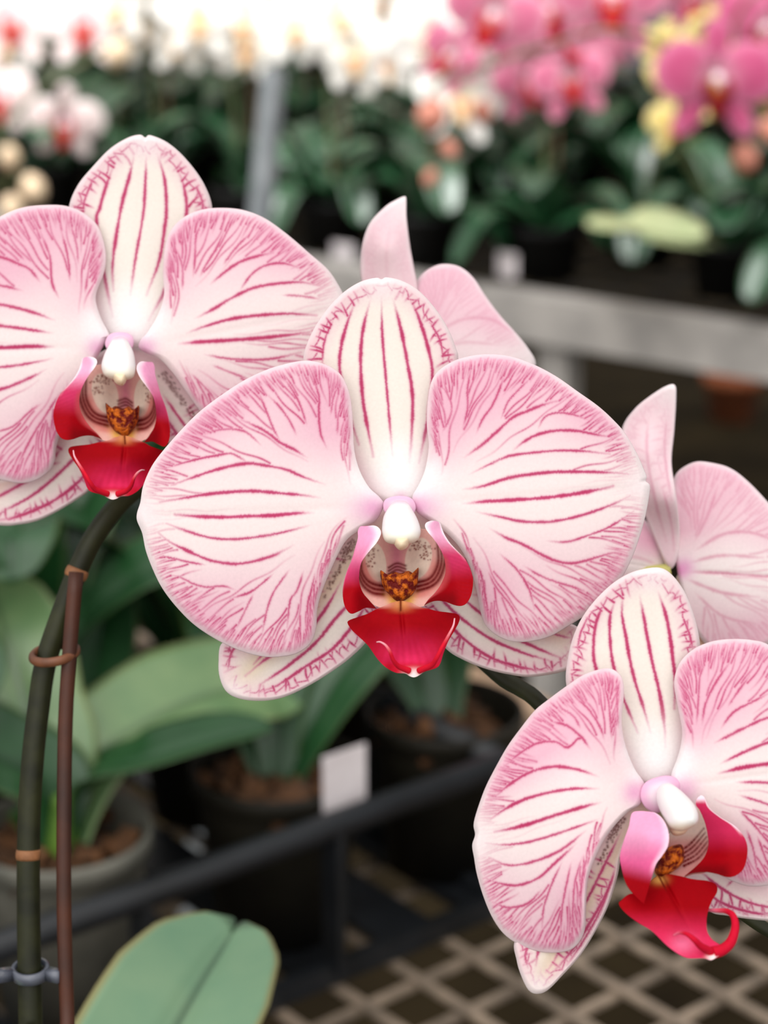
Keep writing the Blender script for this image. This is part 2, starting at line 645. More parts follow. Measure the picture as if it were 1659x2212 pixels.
# ------------------------------------------------------------------ pigments
K = {k: lin(*v) for k, v in dict(
    cream=(250, 235, 234), white=(255, 253, 253), pink=(239, 186, 205), vein=(190, 46, 96), veinsoft=(214, 112, 152),
    mauve=(238, 160, 208), sepal=(249, 240, 231), rim=(252, 240, 242), dot=(110, 40, 30),
    red=(158, 0, 14), deep=(118, 0, 8), rose=(226, 66, 108), tipw=(255, 226, 228), lilac=(240, 160, 204)).items()}


def petal_part(name, outline, centre, base, tipd, z0, prim, parent, n=340, bulge=4.0, sepal=False, d0=0.0, whites=(), mauves=(),
               dots=None, fine=0.55, spacing=7.6, upw=1.0, tip=None, depth=None, ground=None, soft=0.0, drop=6.0, tint=1.0, keep=90, yellow=None):
    o = smooth_loop(outline, 900)
    F = Field(o)
    X, Y, r = disk_grid(o, centre, n)
    base = np.asarray(base, float)
    t = np.asarray(tipd, float) - base
    Lp = np.linalg.norm(t)
    t = t / Lp
    nr = np.array([-t[1], t[0]])
    u = ((X - base[0]) * t[0] + (Y - base[1]) * t[1]) / Lp
    v = ((X - base[0]) * nr[0] + (Y - base[1]) * nr[1]) / Lp
    if depth is None:
        uu = np.clip(u, -0.1, 1.2)
        d = d0 + bulge * (1 - (1 - np.clip(uu / 0.6, 0, 1)) ** 2) - bulge * 0.7 * np.clip((uu - 0.6) / 0.4, 0, 2) ** 2
        d = d - drop * v ** 2 + 0.35 * np.sin(9 * v + 4 * u) * np.clip(r - 0.5, 0, 1)
        d = d - 0.9 * np.clip((r - 0.93) / 0.07, 0, 1) ** 2
        d = d - 0.12 * np.exp(-(v / 0.02) ** 2) * sstep(0.05, 0.3, u) * (1 - sstep(0.85, 1.0, u))
    else:
        d = depth(X, Y) - 0.9 * np.clip((r - 0.93) / 0.07, 0, 1) ** 2
    ink = vein_ink(o, base, prim, F, spacing=spacing, w=0.15 if sepal else 0.62, lmax=(22, 46) if sepal else (80, 270),
                   keep=keep, tip=tip, fine=fine, net=sepal, k=1.12 if sepal else 1.0)
    a = np.clip(ink.get(X, Y), 0, 1)
    dist = np.where(r > 0.999, 0, F.dist(X, Y))
    if sepal:
        blush = (1 - sstep(10, 70, dist)) * 0.55
        c = mixc(np.broadcast_to(K['sepal'] if ground is None else lin(*ground), X.shape + (3,)), K['pink'], blush * tint)
        if yellow is not None:
            c = mixc(c, lin(232, 206, 160), np.exp(-((v - yellow[0]) / yellow[1]) ** 2) * yellow[2])
    else:
        side = np.where(v * upw < 0, 1.0, 0.72)
        blush = sstep(0.05, 0.42, abs(v)) * side * 0.95 + 0.25 * (1 - sstep(20, 120, dist)) * sstep(0.03, 0.2, abs(v))
        blush = blush * (0.82 + 0.18 * np.sin(X * 0.021 + Y * 0.013))
        c = mixc(np.broadcast_to(K['cream'] if ground is None else lin(*ground), X.shape + (3,)), K['pink'], np.clip(blush, 0, 0.95) * tint)
    a = a * (1 - soft)
    c = mixc(c, K['veinsoft'], np.clip(a * 1.5, 0, 1))
    c = mixc(c, K['vein'], np.clip(a * 1.7 - 0.75, 0, 1))
    rim = 1 - sstep(1, 12, dist + 2 * np.sin(X * 0.11) * np.sin(Y * 0.09))
    c = mixc(c, K['rim'], rim * 0.6)
    if tip is not None:
        c = mixc(c, K['rim'], 0.85 * np.exp(-((X - tip[0]) ** 2 + (Y - tip[1]) ** 2) / 42.0 ** 2))
    for wx, wy, s, am in whites:
        c = mixc(c, K['white'], am * np.exp(-((X - wx) ** 2 + (Y - wy) ** 2) / s ** 2))
    for wx, wy, s, am in mauves:
        c = mixc(c, K['mauve'], am * np.exp(-((X - wx) ** 2 + (Y - wy) ** 2) / s ** 2))
    if dots is not None:
        dk = Ink(F)
        for (x, y) in dots:
            dk.dab(x, y, rng.uniform(1.3, 2.4), rng.uniform(.6, 1))
        c = mixc(c, K['dot'], np.clip(dk.get(X, Y), 0, 1))
    return grid_shell(name, X, Y, d, z0, 0.55, c, M['petal'], parent)


def cr(pts, ox, oy, s):
    return [(ox + x / s, oy + y / s) for x, y in pts]


def band_dots(a, b, wid, n):
    a, b = np.asarray(a, float), np.asarray(b, float)
    d = b - a
    nn = np.array([-d[1], d[0]]) / np.linalg.norm(d)
    return [tuple(a + d * rng.uniform(0, 1) ** 1.4 + nn * rng.normal(0, wid)) for _ in range(n)]


def sheet(name, X, Y, r, depth, z0, thick, col, mat, parent, warp=None):
    return grid_shell(name, X, Y, depth, z0, thick, col, mat, parent, warp)


def inflated(name, outline, centre, n, base_d, bulge, z0, colf, mat, parent, warp=None, power=0.5):
    o = smooth_loop(outline, 400)
    X, Y, r = disk_grid(o, centre, n)
    d = (base_d(X, Y) if callable(base_d) else base_d) + bulge * (1 - r ** 2.4) ** power
    return grid_shell(name, X, Y, d, z0, bulge + 1.0, colf(X, Y, r), mat, parent, warp)


def cirrus(name, pts, r0, r1, z0, mat, parent, colf, warp=None, n=60):
    q = smooth_path(pts, n)
    X, Y = q[:, 0], q[:, 1]
    if warp is not None:
        X, Y = warp(X, Y)
    w = P(X, Y, z0 - q[:, 2] * 1e-3)
    mb = MB().tube(w, np.linspace(r0, r1, n) * 1e-3, 10)
    v = np.concatenate(mb.v)
    t = np.concatenate([np.repeat(np.linspace(0, 1, n), 10), [0, 1]])
    me = np_mesh(name, v - ORG[parent.name], np.concatenate(mb.q), mat, col=colf(t), tris=np.concatenate(mb.t))
    return link(name, me, parent)

# ================================================================== THE PINK ORCHID IN FRONT
base_pt = on_level(64, 2212, BENCH)
w0 = P(66, 2212, 0.436)
POT = np.array([w0[0] - 0.004, w0[1] + 0.012, BENCH + 0.004])
orchid = empty('orchid', POT)
tag(orchid, 'pink-veined orchid with red lips, sharp in front, on an arching dark stem', 'orchid')


def lip(fl, z0, warp=None):
    """lip, column and callus in the pixels of the middle flower; warp carries them to another flower"""
    # ---- throat bowl
    out = [(776, 1190), (795, 1160), (822, 1146), (866, 1136), (910, 1142), (938, 1150), (958, 1185), (970, 1235), (958, 1275), (930, 1303),
           (900, 1314), (866, 1322), (832, 1316), (800, 1302), (778, 1270), (770, 1230)]
    o = smooth_loop(out, 500)
    X, Y, r = disk_grid(o, (866, 1232), 150)
    d = tps([(866, 1150, -1), (866, 1200, -2.5), (866, 1250, 1.5), (866, 1300, 6.5), (866, 1322, 8), (780, 1200, 4), (776, 1250, 5.5), (800, 1300, 7),
             (955, 1200, 4), (962, 1250, 5.5), (930, 1300, 7), (812, 1210, 1.5), (905, 1205, 1.5), (840, 1200, -1.5), (885, 1200, -1.5)])(X, Y)
    c = np.broadcast_to(lin(232, 178, 168), X.shape + (3,))
    c = mixc(c, lin(204, 128, 142), np.exp(-((X - 857) / 17) ** 2) * (1 - sstep(1230, 1262, Y)))
    for cx, cy, rx, ry, tl in ((812, 1214, 23, 44, 0.12), (904, 1206, 30, 46, -0.12)):
        xx = X - cx - (Y - cy) * tl
        e = (xx / rx) ** 2 + ((Y - cy) / ry) ** 2
        c = mixc(c, lin(240, 222, 204), 1 - sstep(0.8, 1.05, e))
    F = Field(o)
    ik = Ink(F)
    for k in range(3):
        ik.stroke([(780 - 5 * k, 1205), (781 - 4 * k, 1232 + 2 * k), (792 - 4 * k, 1252 + 6 * k), (808 - 2 * k, 1262 + 9 * k), (828, 1266 + 9 * k)], 2.6, 4.0, .8, 1.0, .05)
        ik.stroke([(945 + 6 * k, 1172), (947 + 7 * k, 1212), (938 + 6 * k, 1238 + 5 * k), (924 + 4 * k, 1252 + 7 * k), (902, 1258 + 9 * k)], 2.6, 4.0, .8, 1.0, .05)
    for k in range(3):
        ik.stroke([(840, 1226 + 7 * k), (857, 1217 + 7 * k), (876, 1222 + 7 * k)], 2.2, 2.2, .9, .8, .05)
    c = mixc(c, lin(208, 104, 96), np.clip(sstep(30, 6, np.abs(np.hypot(X - 864, (Y - 1205) * 1.05) - 88)), 0, 1) * sstep(1195, 1225, Y) * (1 - sstep(1285, 1300, Y)) * .7)
    c = mixc(c, lin(104, 12, 16), np.clip(ik.get(X, Y), 0, 1))
    c = mixc(c, lin(236, 176, 82), np.exp(-((abs(X - 866) - 16 - (1300 - Y) * 0.4) / 13) ** 2) * sstep(1268, 1300, Y))
    dk = Ink(F)
    for x, y in band_dots((800, 1184), (797, 1228), 6, 26) + band_dots((902, 1168), (915, 1206), 10, 34) + band_dots((925, 1176), (920, 1212), 6, 18):
        dk.dab(x, y, rng.uniform(1.2, 2.2), rng.uniform(.55, 1))
    c = mixc(c, lin(134, 58, 44), np.clip(dk.get(X, Y), 0, 1))
    sheet('lip_throat', X, Y, r, d, z0, 0.5, c, M['lip'], fl, warp)
    # ---- wings
    A = [(791, 1138), (779, 1137), (773, 1147), (773, 1162), (767, 1184), (760, 1208), (750, 1232), (743, 1256), (740, 1280), (743, 1304), (750, 1319), (760, 1326),
         (776, 1320), (791, 1313), (814, 1315)]
    B = [(791, 1138), (806, 1135), (818, 1140), (823, 1152), (815, 1170), (801, 1187), (788, 1203), (780, 1217), (776, 1240), (777, 1261), (784, 1280), (796, 1295), (814, 1315)]
    X, Y, t = strip_grid(A, B, 220, 60)
    d = tps([(795, 1138, 7), (822, 1152, 10), (775, 1150, 5), (800, 1187, 11.5), (765, 1187, 5.5), (780, 1217, 11), (748, 1240, 6.5), (777, 1258, 8.5), (741, 1285, 8.5),
             (785, 1282, 7.5), (760, 1324, 11), (814, 1315, 7.5), (762, 1280, 9)])(X, Y)
    s = sstep(1185, 1280, Y + 0.35 * (X - 770))
    c = mixc(np.broadcast_to(lin(246, 168, 208), X.shape + (3,)), lin(216, 70, 120), sstep(1160, 1240, Y))
    c = mixc(c, K['red'], sstep(1225, 1275, Y + 0.15 * (X - 760)))
    c = mixc(c, K['deep'], sstep(1262, 1300, Y) * sstep(755, 785, X) * 0.9)
    c = mixc(c, lin(255, 240, 246), sstep(0.55, 1.0, t) * (1 - sstep(1175, 1215, Y)) * 0.9)
    c = mixc(c, lin(222, 120, 160), (1 - sstep(0.0, 0.10, t)) * sstep(1170, 1200, Y) * (1 - sstep(1240, 1290, Y)) * .8)
    sheet('lip_side_lobe', X, Y, None, d, z0, 0.6, c, M['lip'], fl, warp)
    A = [(940, 1125), (950, 1129), (955, 1142), (961, 1156), (973, 1174), (989, 1191), (1005, 1208), (1017, 1232), (1022, 1256), (1018, 1285), (1008, 1303), (996, 1309), (981, 1307),
         (962, 1300), (943, 1298), (926, 1302), (916, 1308)]
    B = [(940, 1125), (931, 1125), (921, 1129), (918, 1137), (924, 1149), (935, 1162), (945, 1176), (955, 1194), (961, 1213), (962, 1237), (953, 1261), (940, 1280), (926, 1294), (916, 1308)]
    X, Y, t = strip_grid(A, B, 220, 70)
    d = tps([(940, 1126, 7), (920, 1134, 9), (952, 1140, 5.5), (936, 1162, 10.5), (965, 1165, 7), (955, 1194, 10), (1000, 1205, 7.5), (962, 1237, 8.5), (1020, 1255, 9), (953, 1261, 7.5),
             (1005, 1304, 11.5), (960, 1299, 9.5), (916, 1308, 7.5), (985, 1260, 9.3)])(X, Y)
    c = mixc(np.broadcast_to(lin(246, 178, 212), X.shape + (3,)), lin(206, 54, 100), sstep(1150, 1205, Y))
    c = mixc(c, K['red'], sstep(1200, 1262, Y + 0.1 * (X - 980)))
    c = mixc(c, K['deep'], sstep(1262, 1300, Y) * (1 - sstep(975, 1000, X)))
    c = mixc(c, lin(255, 238, 246), np.maximum(1 - sstep(0.0, 0.2, t), sstep(.6, 1, t) * (1 - sstep(1145, 1165, Y))) * (1 - sstep(1165, 1220, Y)))
    c = mixc(c, lin(196, 78, 84), sstep(0.72, 1.0, t) * sstep(1190, 1210, Y) * 0.8)
    ik = Ink(Field(np.stack([X[::4, 0], Y[::4, 0]], 1)))
    for k in range(14):
        y0 = 1165 + k * 8
        ik.stroke([(955 + k * 1.2, y0), (985 + k, y0 + 6 + k), (1012, y0 + 20)], 1.2, 1.8, .05, .35)
    c = mixc(c, lin(150, 14, 40), np.clip(ik.get(X, Y), 0, 1) * .7)
    sheet('lip_side_lobe', X, Y, None, d, z0, 0.6, c, M['lip'], fl, warp)
    # ---- middle lobe
    out = [(866, 1298), (888, 1302), (904, 1310), (926, 1315), (945, 1320), (969, 1323), (986, 1326), (993, 1333), (991, 1345), (982, 1362), (969, 1384), (958, 1411), (951, 1433),
           (942, 1443), (918, 1451), (905, 1459), (895, 1463), (886, 1461), (875, 1455), (855, 1453), (834, 1442), (815, 1423), (796, 1396), (776, 1376), (760, 1361), (751, 1347),
           (754, 1340), (776, 1332), (796, 1325), (812, 1316), (830, 1309), (846, 1302)]
    o = smooth_loop(out, 700)
    X, Y, r = disk_grid(o, (872, 1374), 190)
    d = tps([(866, 1300, 9), (866, 1330, 12.5), (872, 1380, 14), (880, 1425, 13), (890, 1448, 15), (895, 1462, 16), (755, 1346, 7.5), (800, 1340, 10.5), (990, 1336, 7.5), (940, 1335, 10.5),
             (800, 1398, 11), (835, 1440, 16), (940, 1440, 16), (965, 1390, 11.5), (850, 1440, 13.5), (920, 1440, 13.5)])(X, Y)
    d = d - 0.7 * np.exp(-((X - 866 - (Y - 1310) * 0.09) / 5.0) ** 2) * (1 - sstep(1340, 1420, Y))
    c = mixc(np.broadcast_to(lin(152, 0, 12), X.shape + (3,)), lin(222, 44, 96), sstep(1345, 1432, Y) * np.exp(-((X - 884) / 66) ** 2))
    c = mixc(c, lin(170, 6, 30), 0.16 * (1 + np.sin(np.arctan2(X - 868, Y - 1270) * 60)) * sstep(1340, 1390, Y) * .6)
    c = mixc(c, lin(200, 20, 40), sstep(1425, 1440, Y) * 0.8)
    c = mixc(c, lin(255, 232, 232), np.exp(-(((X - 895) / 24) ** 2 + ((Y - 1458) / 14) ** 2) ** 1.5))
    c = mixc(c, lin(224, 150, 92), np.exp(-((X - 866) / 22) ** 2) * (1 - sstep(1300, 1330, Y)))
    c = mixc(c, lin(226, 160, 146), np.exp(-((abs(X - 866) - 38) / 18) ** 2) * (1 - sstep(1304, 1318, Y)))
    c = mixc(c, lin(104, 30, 14), np.exp(-((X - 865.5) / 2.6) ** 2) * (1 - sstep(1318, 1324, Y)))
    sheet('lip', X, Y, r, d, z0, 0.7, c, M['lip'], fl, warp)

    def tcol(t):
        return mixc(np.broadcast_to(lin(214, 24, 48), t.shape + (3,)), lin(255, 190, 200), sstep(0.55, 1, t))
    cirrus('lip_tendril', [(884, 1449, 15.5), (862, 1440, 17), (850, 1427, 18.5), (842, 1407, 19.5), (833, 1394, 19), (822, 1387, 17.5), (814, 1387, 16)], 0.62, 0.12, z0, M['lip'], fl, tcol, warp)
    cirrus('lip_tendril', [(905, 1449, 15.5), (932, 1437, 18), (944, 1420, 19.5), (955, 1398, 19.5), (968, 1374, 17.5), (979, 1352, 15), (982, 1336, 13)], 0.62, 0.12, z0, M['lip'], fl, tcol, warp)
    # ---- callus
    out = [(822, 1232), (836, 1240), (850, 1234), (866, 1238), (882, 1233), (894, 1238), (904, 1226), (903, 1252), (899, 1270), (888, 1287), (870, 1300), (858, 1300), (846, 1290), (830, 1271), (823, 1252)]
    inflated('callus', out, (864, 1264), 60, 5.5, 3.2, z0, lambda X, Y, r: np.broadcast_to(lin(190, 80, 20), X.shape + (3,)), M['callus'], fl, warp)
    # ---- column
    out = [(848, 1086), (863, 1081), (879, 1085), (890, 1100), (902, 1122), (909, 1145), (906, 1161), (899, 1169), (886, 1174), (866, 1177), (845, 1175), (832, 1169), (826, 1156), (825, 1140), (830, 1112)]

    def colcol(X, Y, r):
        c = mixc(np.broadcast_to(lin(255, 254, 254), X.shape + (3,)), lin(255, 246, 226), sstep(1140, 1168, Y))
        return mixc(c, lin(246, 190, 222), (1 - sstep(1080, 1094, Y)) * .8)
    inflated('column', out, (867, 1134), 90, lambda X, Y: 4.0 + (Y - 1085) * 0.07, 5.0, z0, colcol, M['column'], fl, warp)
    out = [(852, 1160), (868, 1157), (885, 1160), (884, 1174), (878, 1184), (866, 1189), (857, 1184), (851, 1174)]
    inflated('anther_cap', out, (867, 1173), 40, 10.5, 3.6, z0, lambda X, Y, r: np.broadcast_to(lin(253, 232, 198), X.shape + (3,)), M['column'], fl, warp)
    # pink ring around the foot of the column
    out = [(830, 1082), (846, 1073), (866, 1071), (884, 1074), (895, 1084), (898, 1100), (888, 1114), (866, 1118), (842, 1114), (829, 1102)]
    inflated('column_foot', out, (864, 1094), 60, 0.6, .5, z0, lambda X, Y, r: mixc(np.broadcast_to(lin(248, 196, 226), X.shape + (3,)), lin(255, 232, 244), 1 - sstep(.35, .85, r)), M['column'], fl, warp)


# ------------------------------------------------------------------ middle flower
Z_C = 0.400
fC = empty('flower', P(865, 1100, Z_C + 0.004), orchid)
c1 = lambda p: cr(p, 280, 580, 2.765)
c2 = lambda p: cr(p, 840, 580, 2.765)
c3 = lambda p: cr(p, 280, 1080, 2.765)
c4 = lambda p: cr(p, 840, 1080, 2.765)
PR = [(892, 1090), (891, 1071), (904, 1048), (918, 1014), (926, 965), (922, 920), (923, 875), (930, 830), (945, 803), (975, 782), (1010, 770), (1050, 765), (1100, 769), (1150, 786), (1200, 812), (1250, 847),
      (1292, 877), (1325, 907), (1352, 938), (1377, 982), (1391, 1014), (1397, 1030), (1395, 1039), (1404, 1050), (1401, 1080), (1393, 1120), (1380, 1165), (1362, 1213), (1340, 1253), (1310, 1290),
      (1270, 1325), (1230, 1351), (1190, 1374), (1150, 1385), (1108, 1386), (1072, 1372), (1047, 1347), (1036, 1312), (1028, 1270), (1015, 1225), (994, 1185), (962, 1150), (928, 1125), (904, 1110)]
vPR = [
    (c2([(440, 1405), (560, 1393), (700, 1385), (860, 1375), (1000, 1362), (1150, 1340), (1280, 1315), (1340, 1300)]), 3.4, 1.0),
    (c2([(440, 1320), (560, 1300), (700, 1255), (840, 1230), (1000, 1215), (1200, 1215), (1350, 1220), (1430, 1228)]), 3.0, .92),
    (c2([(480, 1230), (600, 1170), (720, 1120), (860, 1100), (1000, 1088), (1150, 1090), (1320, 1108)]), 2.6, .8),
    (c2([(740, 1090), (800, 1040), (880, 995), (1000, 968), (1120, 970), (1230, 990), (1330, 1008)]), 2.8, .88),
    (c2([(450, 1130), (560, 1050), (650, 970), (740, 890), (830, 850), (920, 815), (1010, 790)]), 2.8, .85),
    (c2([(890, 960), (930, 890), (1000, 862), (1100, 872), (1190, 905)]), 2.3, .7),
    (c2([(520, 990), (560, 900), (610, 830), (650, 750), (690, 640)]), 2.5, .75),
    (c2([(670, 900), (710, 800), (760, 740), (840, 660)]), 2.3, .7),
    (c2([(440, 960), (470, 840), (470, 720), (490, 600)]), 2.4, .7),
    (c2([(320, 980), (375, 850), (345, 740), (290, 690)]), 2.2, .62),
    (c2([(300, 960), (280, 880), (258, 820)]), 2.0, .55),
    (c4([(520, 70), (660, 100), (800, 128), (960, 130), (1100, 105), (1220, 70), (1350, 20), (1440, -25)]), 2.7, .78),
    (c4([(940, 245), (1060, 250), (1180, 215), (1300, 170), (1400, 110), (1460, 70)]), 2.4, .7),
    (c4([(600, 170), (700, 225), (800, 265), (900, 320), (1000, 365), (1100, 378), (1200, 355), (1320, 320), (1400, 310)]), 2.8, .82),
    (c4([(660, 320), (740, 390), (790, 450), (840, 540), (870, 650)]), 2.5, .7),
    (c4([(800, 390), (900, 450), (1000, 490), (1100, 520), (1200, 560)]), 2.4, .66),
    (c4([(590, 420), (640, 520), (720, 620), (780, 720)]), 2.3, .65),
    (c4([(530, 380), (560, 480), (580, 600), (600, 690)]), 2.3, .7)]
PL = [(829, 1092), (820, 1074), (797, 1052), (777, 1016), (766, 975), (763, 930), (760, 880), (752, 840), (735, 808), (705, 788), (668, 779), (630, 783), (580, 797), (530, 820), (480, 852), (430, 890), (390, 930),
      (350, 976), (326, 1010), (309, 1050), (303, 1085), (296, 1108), (296, 1125), (307, 1152), (315, 1190), (330, 1230), (350, 1270), (380, 1310), (420, 1350), (470, 1383), (520, 1406), (565, 1418), (603, 1419),
      (642, 1411), (671, 1389), (683, 1356), (685, 1320), (694, 1283), (713, 1235), (745, 1172), (780, 1143), (812, 1124)]
vPL = [
    (c1([(1100, 1460), (1000, 1462), (850, 1475), (700, 1480), (550, 1485), (400, 1480), (270, 1470)]), 3.4, 1.0),
    (c1([(1140, 1370), (1040, 1355), (900, 1342), (750, 1330), (600, 1335), (450, 1350), (300, 1375), (180, 1395)]), 3.0, .88),
    (c1([(1170, 1290), (1050, 1250), (930, 1200), (800, 1175), (700, 1165), (560, 1190), (400, 1240), (250, 1295)]), 2.8, .85),
    (c1([(720, 1170), (650, 1125), (600, 1105), (500, 1120), (380, 1145), (220, 1190)]), 2.6, .8),
    (c1([(1060, 1130), (980, 1080), (900, 1040), (830, 985), (760, 945), (670, 905)]), 2.7, .82),
    (c1([(900, 1030), (860, 960), (820, 860), (770, 740)]), 2.4, .72),
    (c1([(790, 1060), (700, 980), (620, 960), (530, 965), (450, 990)]), 2.3, .66),
    (c1([(1060, 940), (1020, 820), (980, 740), (920, 650)]), 2.4, .7),
    (c1([(1000, 1000), (950, 900), (890, 820), (830, 760)]), 2.3, .68),
    (c1([(1180, 1080), (1140, 980), (1130, 850), (1130, 760), (1090, 640)]), 2.5, .76),
    (c1([(1200, 880), (1220, 760), (1260, 690)]), 2.1, .6),
    (c1([(1240, 1000), (1250, 860), (1300, 780)]), 2.1, .6),
    (c3([(1080, 150), (950, 185), (800, 215), (620, 235), (480, 225), (340, 185), (220, 140)]), 2.6, .74),
    (c3([(980, 270), (850, 335), (700, 375), (600, 380), (480, 360), (360, 310), (240, 250), (170, 195)]), 2.9, .84),
    (c3([(460, 390), (350, 370), (240, 345), (170, 330)]), 2.3, .66),
    (c3([(860, 440), (800, 490), (720, 550), (600, 590)]), 2.4, .74),
    (c3([(740, 560), (700, 640), (640, 760)]), 2.2, .62),
    (c3([(960, 410), (900, 490), (850, 570), (820, 660), (790, 800)]), 2.3, .68),
    (c3([(1040, 420), (1000, 540), (960, 600), (940, 760)]), 2.3, .68),
    (c3([(1110, 430), (1080, 560), (1060, 650), (1080, 740)]), 2.3, .72),
    (c3([(640, 540), (560, 515), (460, 520), (380, 500), (300, 460), (240, 450)]), 2.3, .66)]
DS = [(848, 1092), (812, 1080), (774, 1046), (738, 990), (706, 925), (676, 870), (660, 820), (655, 775), (664, 740), (684, 700), (712, 661), (745, 629), (780, 608), (812, 600), (824, 603), (836, 599),
      (870, 607), (905, 628), (940, 666), (968, 710), (985, 752), (990, 775), (986, 840), (972, 910), (954, 975), (936, 1030), (914, 1072), (886, 1090)]
vDS = [([(824, 641), (826, 725), (833, 811), (841, 905), (848, 985)], 2.7, .85),
       ([(801, 645), (785, 707), (779, 775), (783, 855), (792, 913), (806, 985)], 3.2, .95),
       ([(768, 649), (747, 707), (736, 754), (734, 800), (745, 870), (775, 960)], 3.1, .92),
       ([(849, 645), (865, 707), (880, 783), (891, 855), (889, 942), (884, 1000)], 3.3, .97),
       ([(880, 638), (898, 670), (914, 714), (927, 761), (934, 810), (925, 900), (905, 1000)], 3.2, .95),
       ([(720, 690), (700, 740), (696, 790)], 2.3, .75), ([(925, 690), (950, 735), (958, 780)], 2.3, .75)]
petal_part('dorsal_sepal', DS, (828, 800), (866, 1078), (826, 600), Z_C, vDS, fC, n=300, bulge=-1.2, sepal=True, d0=-3.2, drop=9,
           whites=[(866, 1040, 62, 1.0), (862, 985, 45, .6)], mauves=[(866, 1078, 14, .6)], fine=.9, spacing=17, tip=(824, 605), keep=150)
petal_part('petal', PL, (545, 1100), (836, 1094), (298, 1118), Z_C, vPL, fC, n=380, bulge=4.0, upw=-1, tip=(300, 1115),
           whites=[(815, 1064, 46, 1.0), (790, 1024, 36, .8)], mauves=[(806, 1098, 28, .75), (775, 1100, 34, .3)], fine=.62)
petal_part('petal', PR, (1150, 1080), (890, 1090), (1402, 1052), Z_C, vPR, fC, n=380, bulge=4.0, upw=1, tip=(1398, 1046),
           whites=[(897, 1062, 46, 1.0), (915, 1020, 36, .8)], mauves=[(905, 1095, 26, .7), (935, 1096, 34, .3)], fine=.62)
SL = [(848, 1098), (800, 1104), (742, 1140), (700, 1195), (670, 1255), (630, 1315), (590, 1355), (520, 1378), (479, 1390), (472, 1430), (475, 1465), (490, 1495), (520, 1510), (565, 1514), (610, 1507),
      (660, 1485), (710, 1455), (760, 1418), (800, 1375), (832, 1310), (850, 1230), (856, 1160)]
vSL = [([(770, 1290), (730, 1330), (680, 1390), (620, 1440), (560, 1480)], 3.0, .9), ([(740, 1250), (700, 1320), (640, 1390), (580, 1420), (530, 1460)], 3.0, .9),
       ([(800, 1290), (770, 1340), (720, 1400), (660, 1440), (600, 1480), (560, 1495)], 3.0, .95), ([(660, 1330), (600, 1375), (570, 1410), (548, 1435)], 2.6, .85),
       ([(520, 1390), (500, 1410), (492, 1450)], 2.4, .8)]
petal_part('lateral_sepal', SL, (640, 1395), (846, 1130), (490, 1500), Z_C, vSL, fC, n=260, bulge=1.0, sepal=True, d0=-5.0, drop=14,
           fine=.9, spacing=19, tip=(500, 1497), dots=band_dots((766, 1168), (735, 1210), 7, 60) + band_dots((760, 1180), (700, 1290), 3, 60), yellow=(0.0, .05, .5))
SR = [(874, 1098), (926, 1108), (994, 1160), (1048, 1240), (1100, 1305), (1170, 1335), (1240, 1350), (1272, 1382), (1262, 1422), (1222, 1449), (1150, 1462), (1100, 1457), (1050, 1445), (1000, 1425),
      (962, 1400), (920, 1345), (890, 1260), (876, 1180)]
vSR = [([(930, 1270), (990, 1330), (1060, 1380), (1130, 1410), (1190, 1428)], 3.0, .9), ([(920, 1290), (980, 1360), (1050, 1415), (1120, 1440), (1180, 1450)], 3.0, .95),
       ([(960, 1250), (1020, 1310), (1100, 1370), (1160, 1400), (1220, 1425)], 2.8, .85), ([(1150, 1345), (1200, 1370), (1240, 1380)], 2.4, .8)]
petal_part('lateral_sepal', SR, (1080, 1370), (872, 1130), (1262, 1410), Z_C, vSR, fC, n=240, bulge=1.0, sepal=True, d0=-5.0, drop=14, fine=.9, spacing=19, tip=(1262, 1405),
           yellow=(0.0, .05, .4))
lip(fC, Z_C)

# ------------------------------------------------------------------ upper left flower
Z_L = 0.428
fL = empty('flower', P(262, 750, Z_L + 0.004), orchid)
c6 = lambda p: cr(p, 0, 280, 2.183)


def warpL(X, Y):
    dx, dy = X - 866.0, Y - 1300.0
    dx2 = -dx
    dx2 = np.where(dx2 > 0, dx2 * 0.79, dx2 * 0.97)
    sh = np.clip((1300 - Y) / 165.0, -0.2, 1.2) * -9.0
    return 269 + dx2 + sh, 943 + np.where(dy > 0, dy * 0.835, dy * 0.985)


dL = [(276, 750), (250, 746), (216, 712), (190, 655), (178, 600), (166, 550), (152, 500), (149, 447), (168, 400), (202, 358), (238, 321), (275, 298), (302, 291), (314, 297), (324, 292), (357, 305),
      (389, 330), (421, 367), (444, 404), (458, 447), (456, 510), (438, 590), (404, 660), (360, 716), (308, 748)]
vdL = [(c6([(690, 110), (685, 250), (675, 400), (640, 600), (615, 780)]), 2.7, .85), (c6([(635, 110), (610, 220), (575, 350), (545, 520), (530, 650), (535, 760)]), 3.1, .93),
       (c6([(540, 160), (505, 250), (470, 370), (455, 430), (480, 620), (530, 880)]), 3.0, .9), (c6([(740, 110), (775, 230), (785, 370), (775, 470), (750, 620), (690, 780)]), 3.1, .93),
       (c6([(830, 170), (865, 260), (880, 380), (850, 520), (780, 750), (700, 900)]), 3.0, .9), (c6([(440, 230), (400, 330), (390, 400)]), 2.3, .75), (c6([(920, 260), (955, 340), (950, 400)]), 2.3, .75)]
petal_part('dorsal_sepal', dL, (308, 460), (282, 738), (314, 292), Z_L, vdL, fL, n=280, bulge=-1.2, sepal=True, d0=-3.2, drop=9, whites=[(278, 700, 58, 1.0), (282, 650, 44, .6)],
           mauves=[(275, 735, 14, .6)], fine=.9, spacing=17, tip=(314, 297), keep=140)
pLR = [(300, 752), (303, 735), (318, 718), (340, 682), (354, 637), (352, 585), (357, 530), (371, 494), (399, 468), (435, 453), (480, 449), (527, 454), (573, 472), (618, 504), (664, 543), (708, 582), (733, 619), (746, 650),
       (752, 690), (738, 740), (712, 790), (668, 840), (608, 885), (548, 915), (488, 922), (445, 902), (410, 858), (375, 808), (345, 776), (318, 764)]
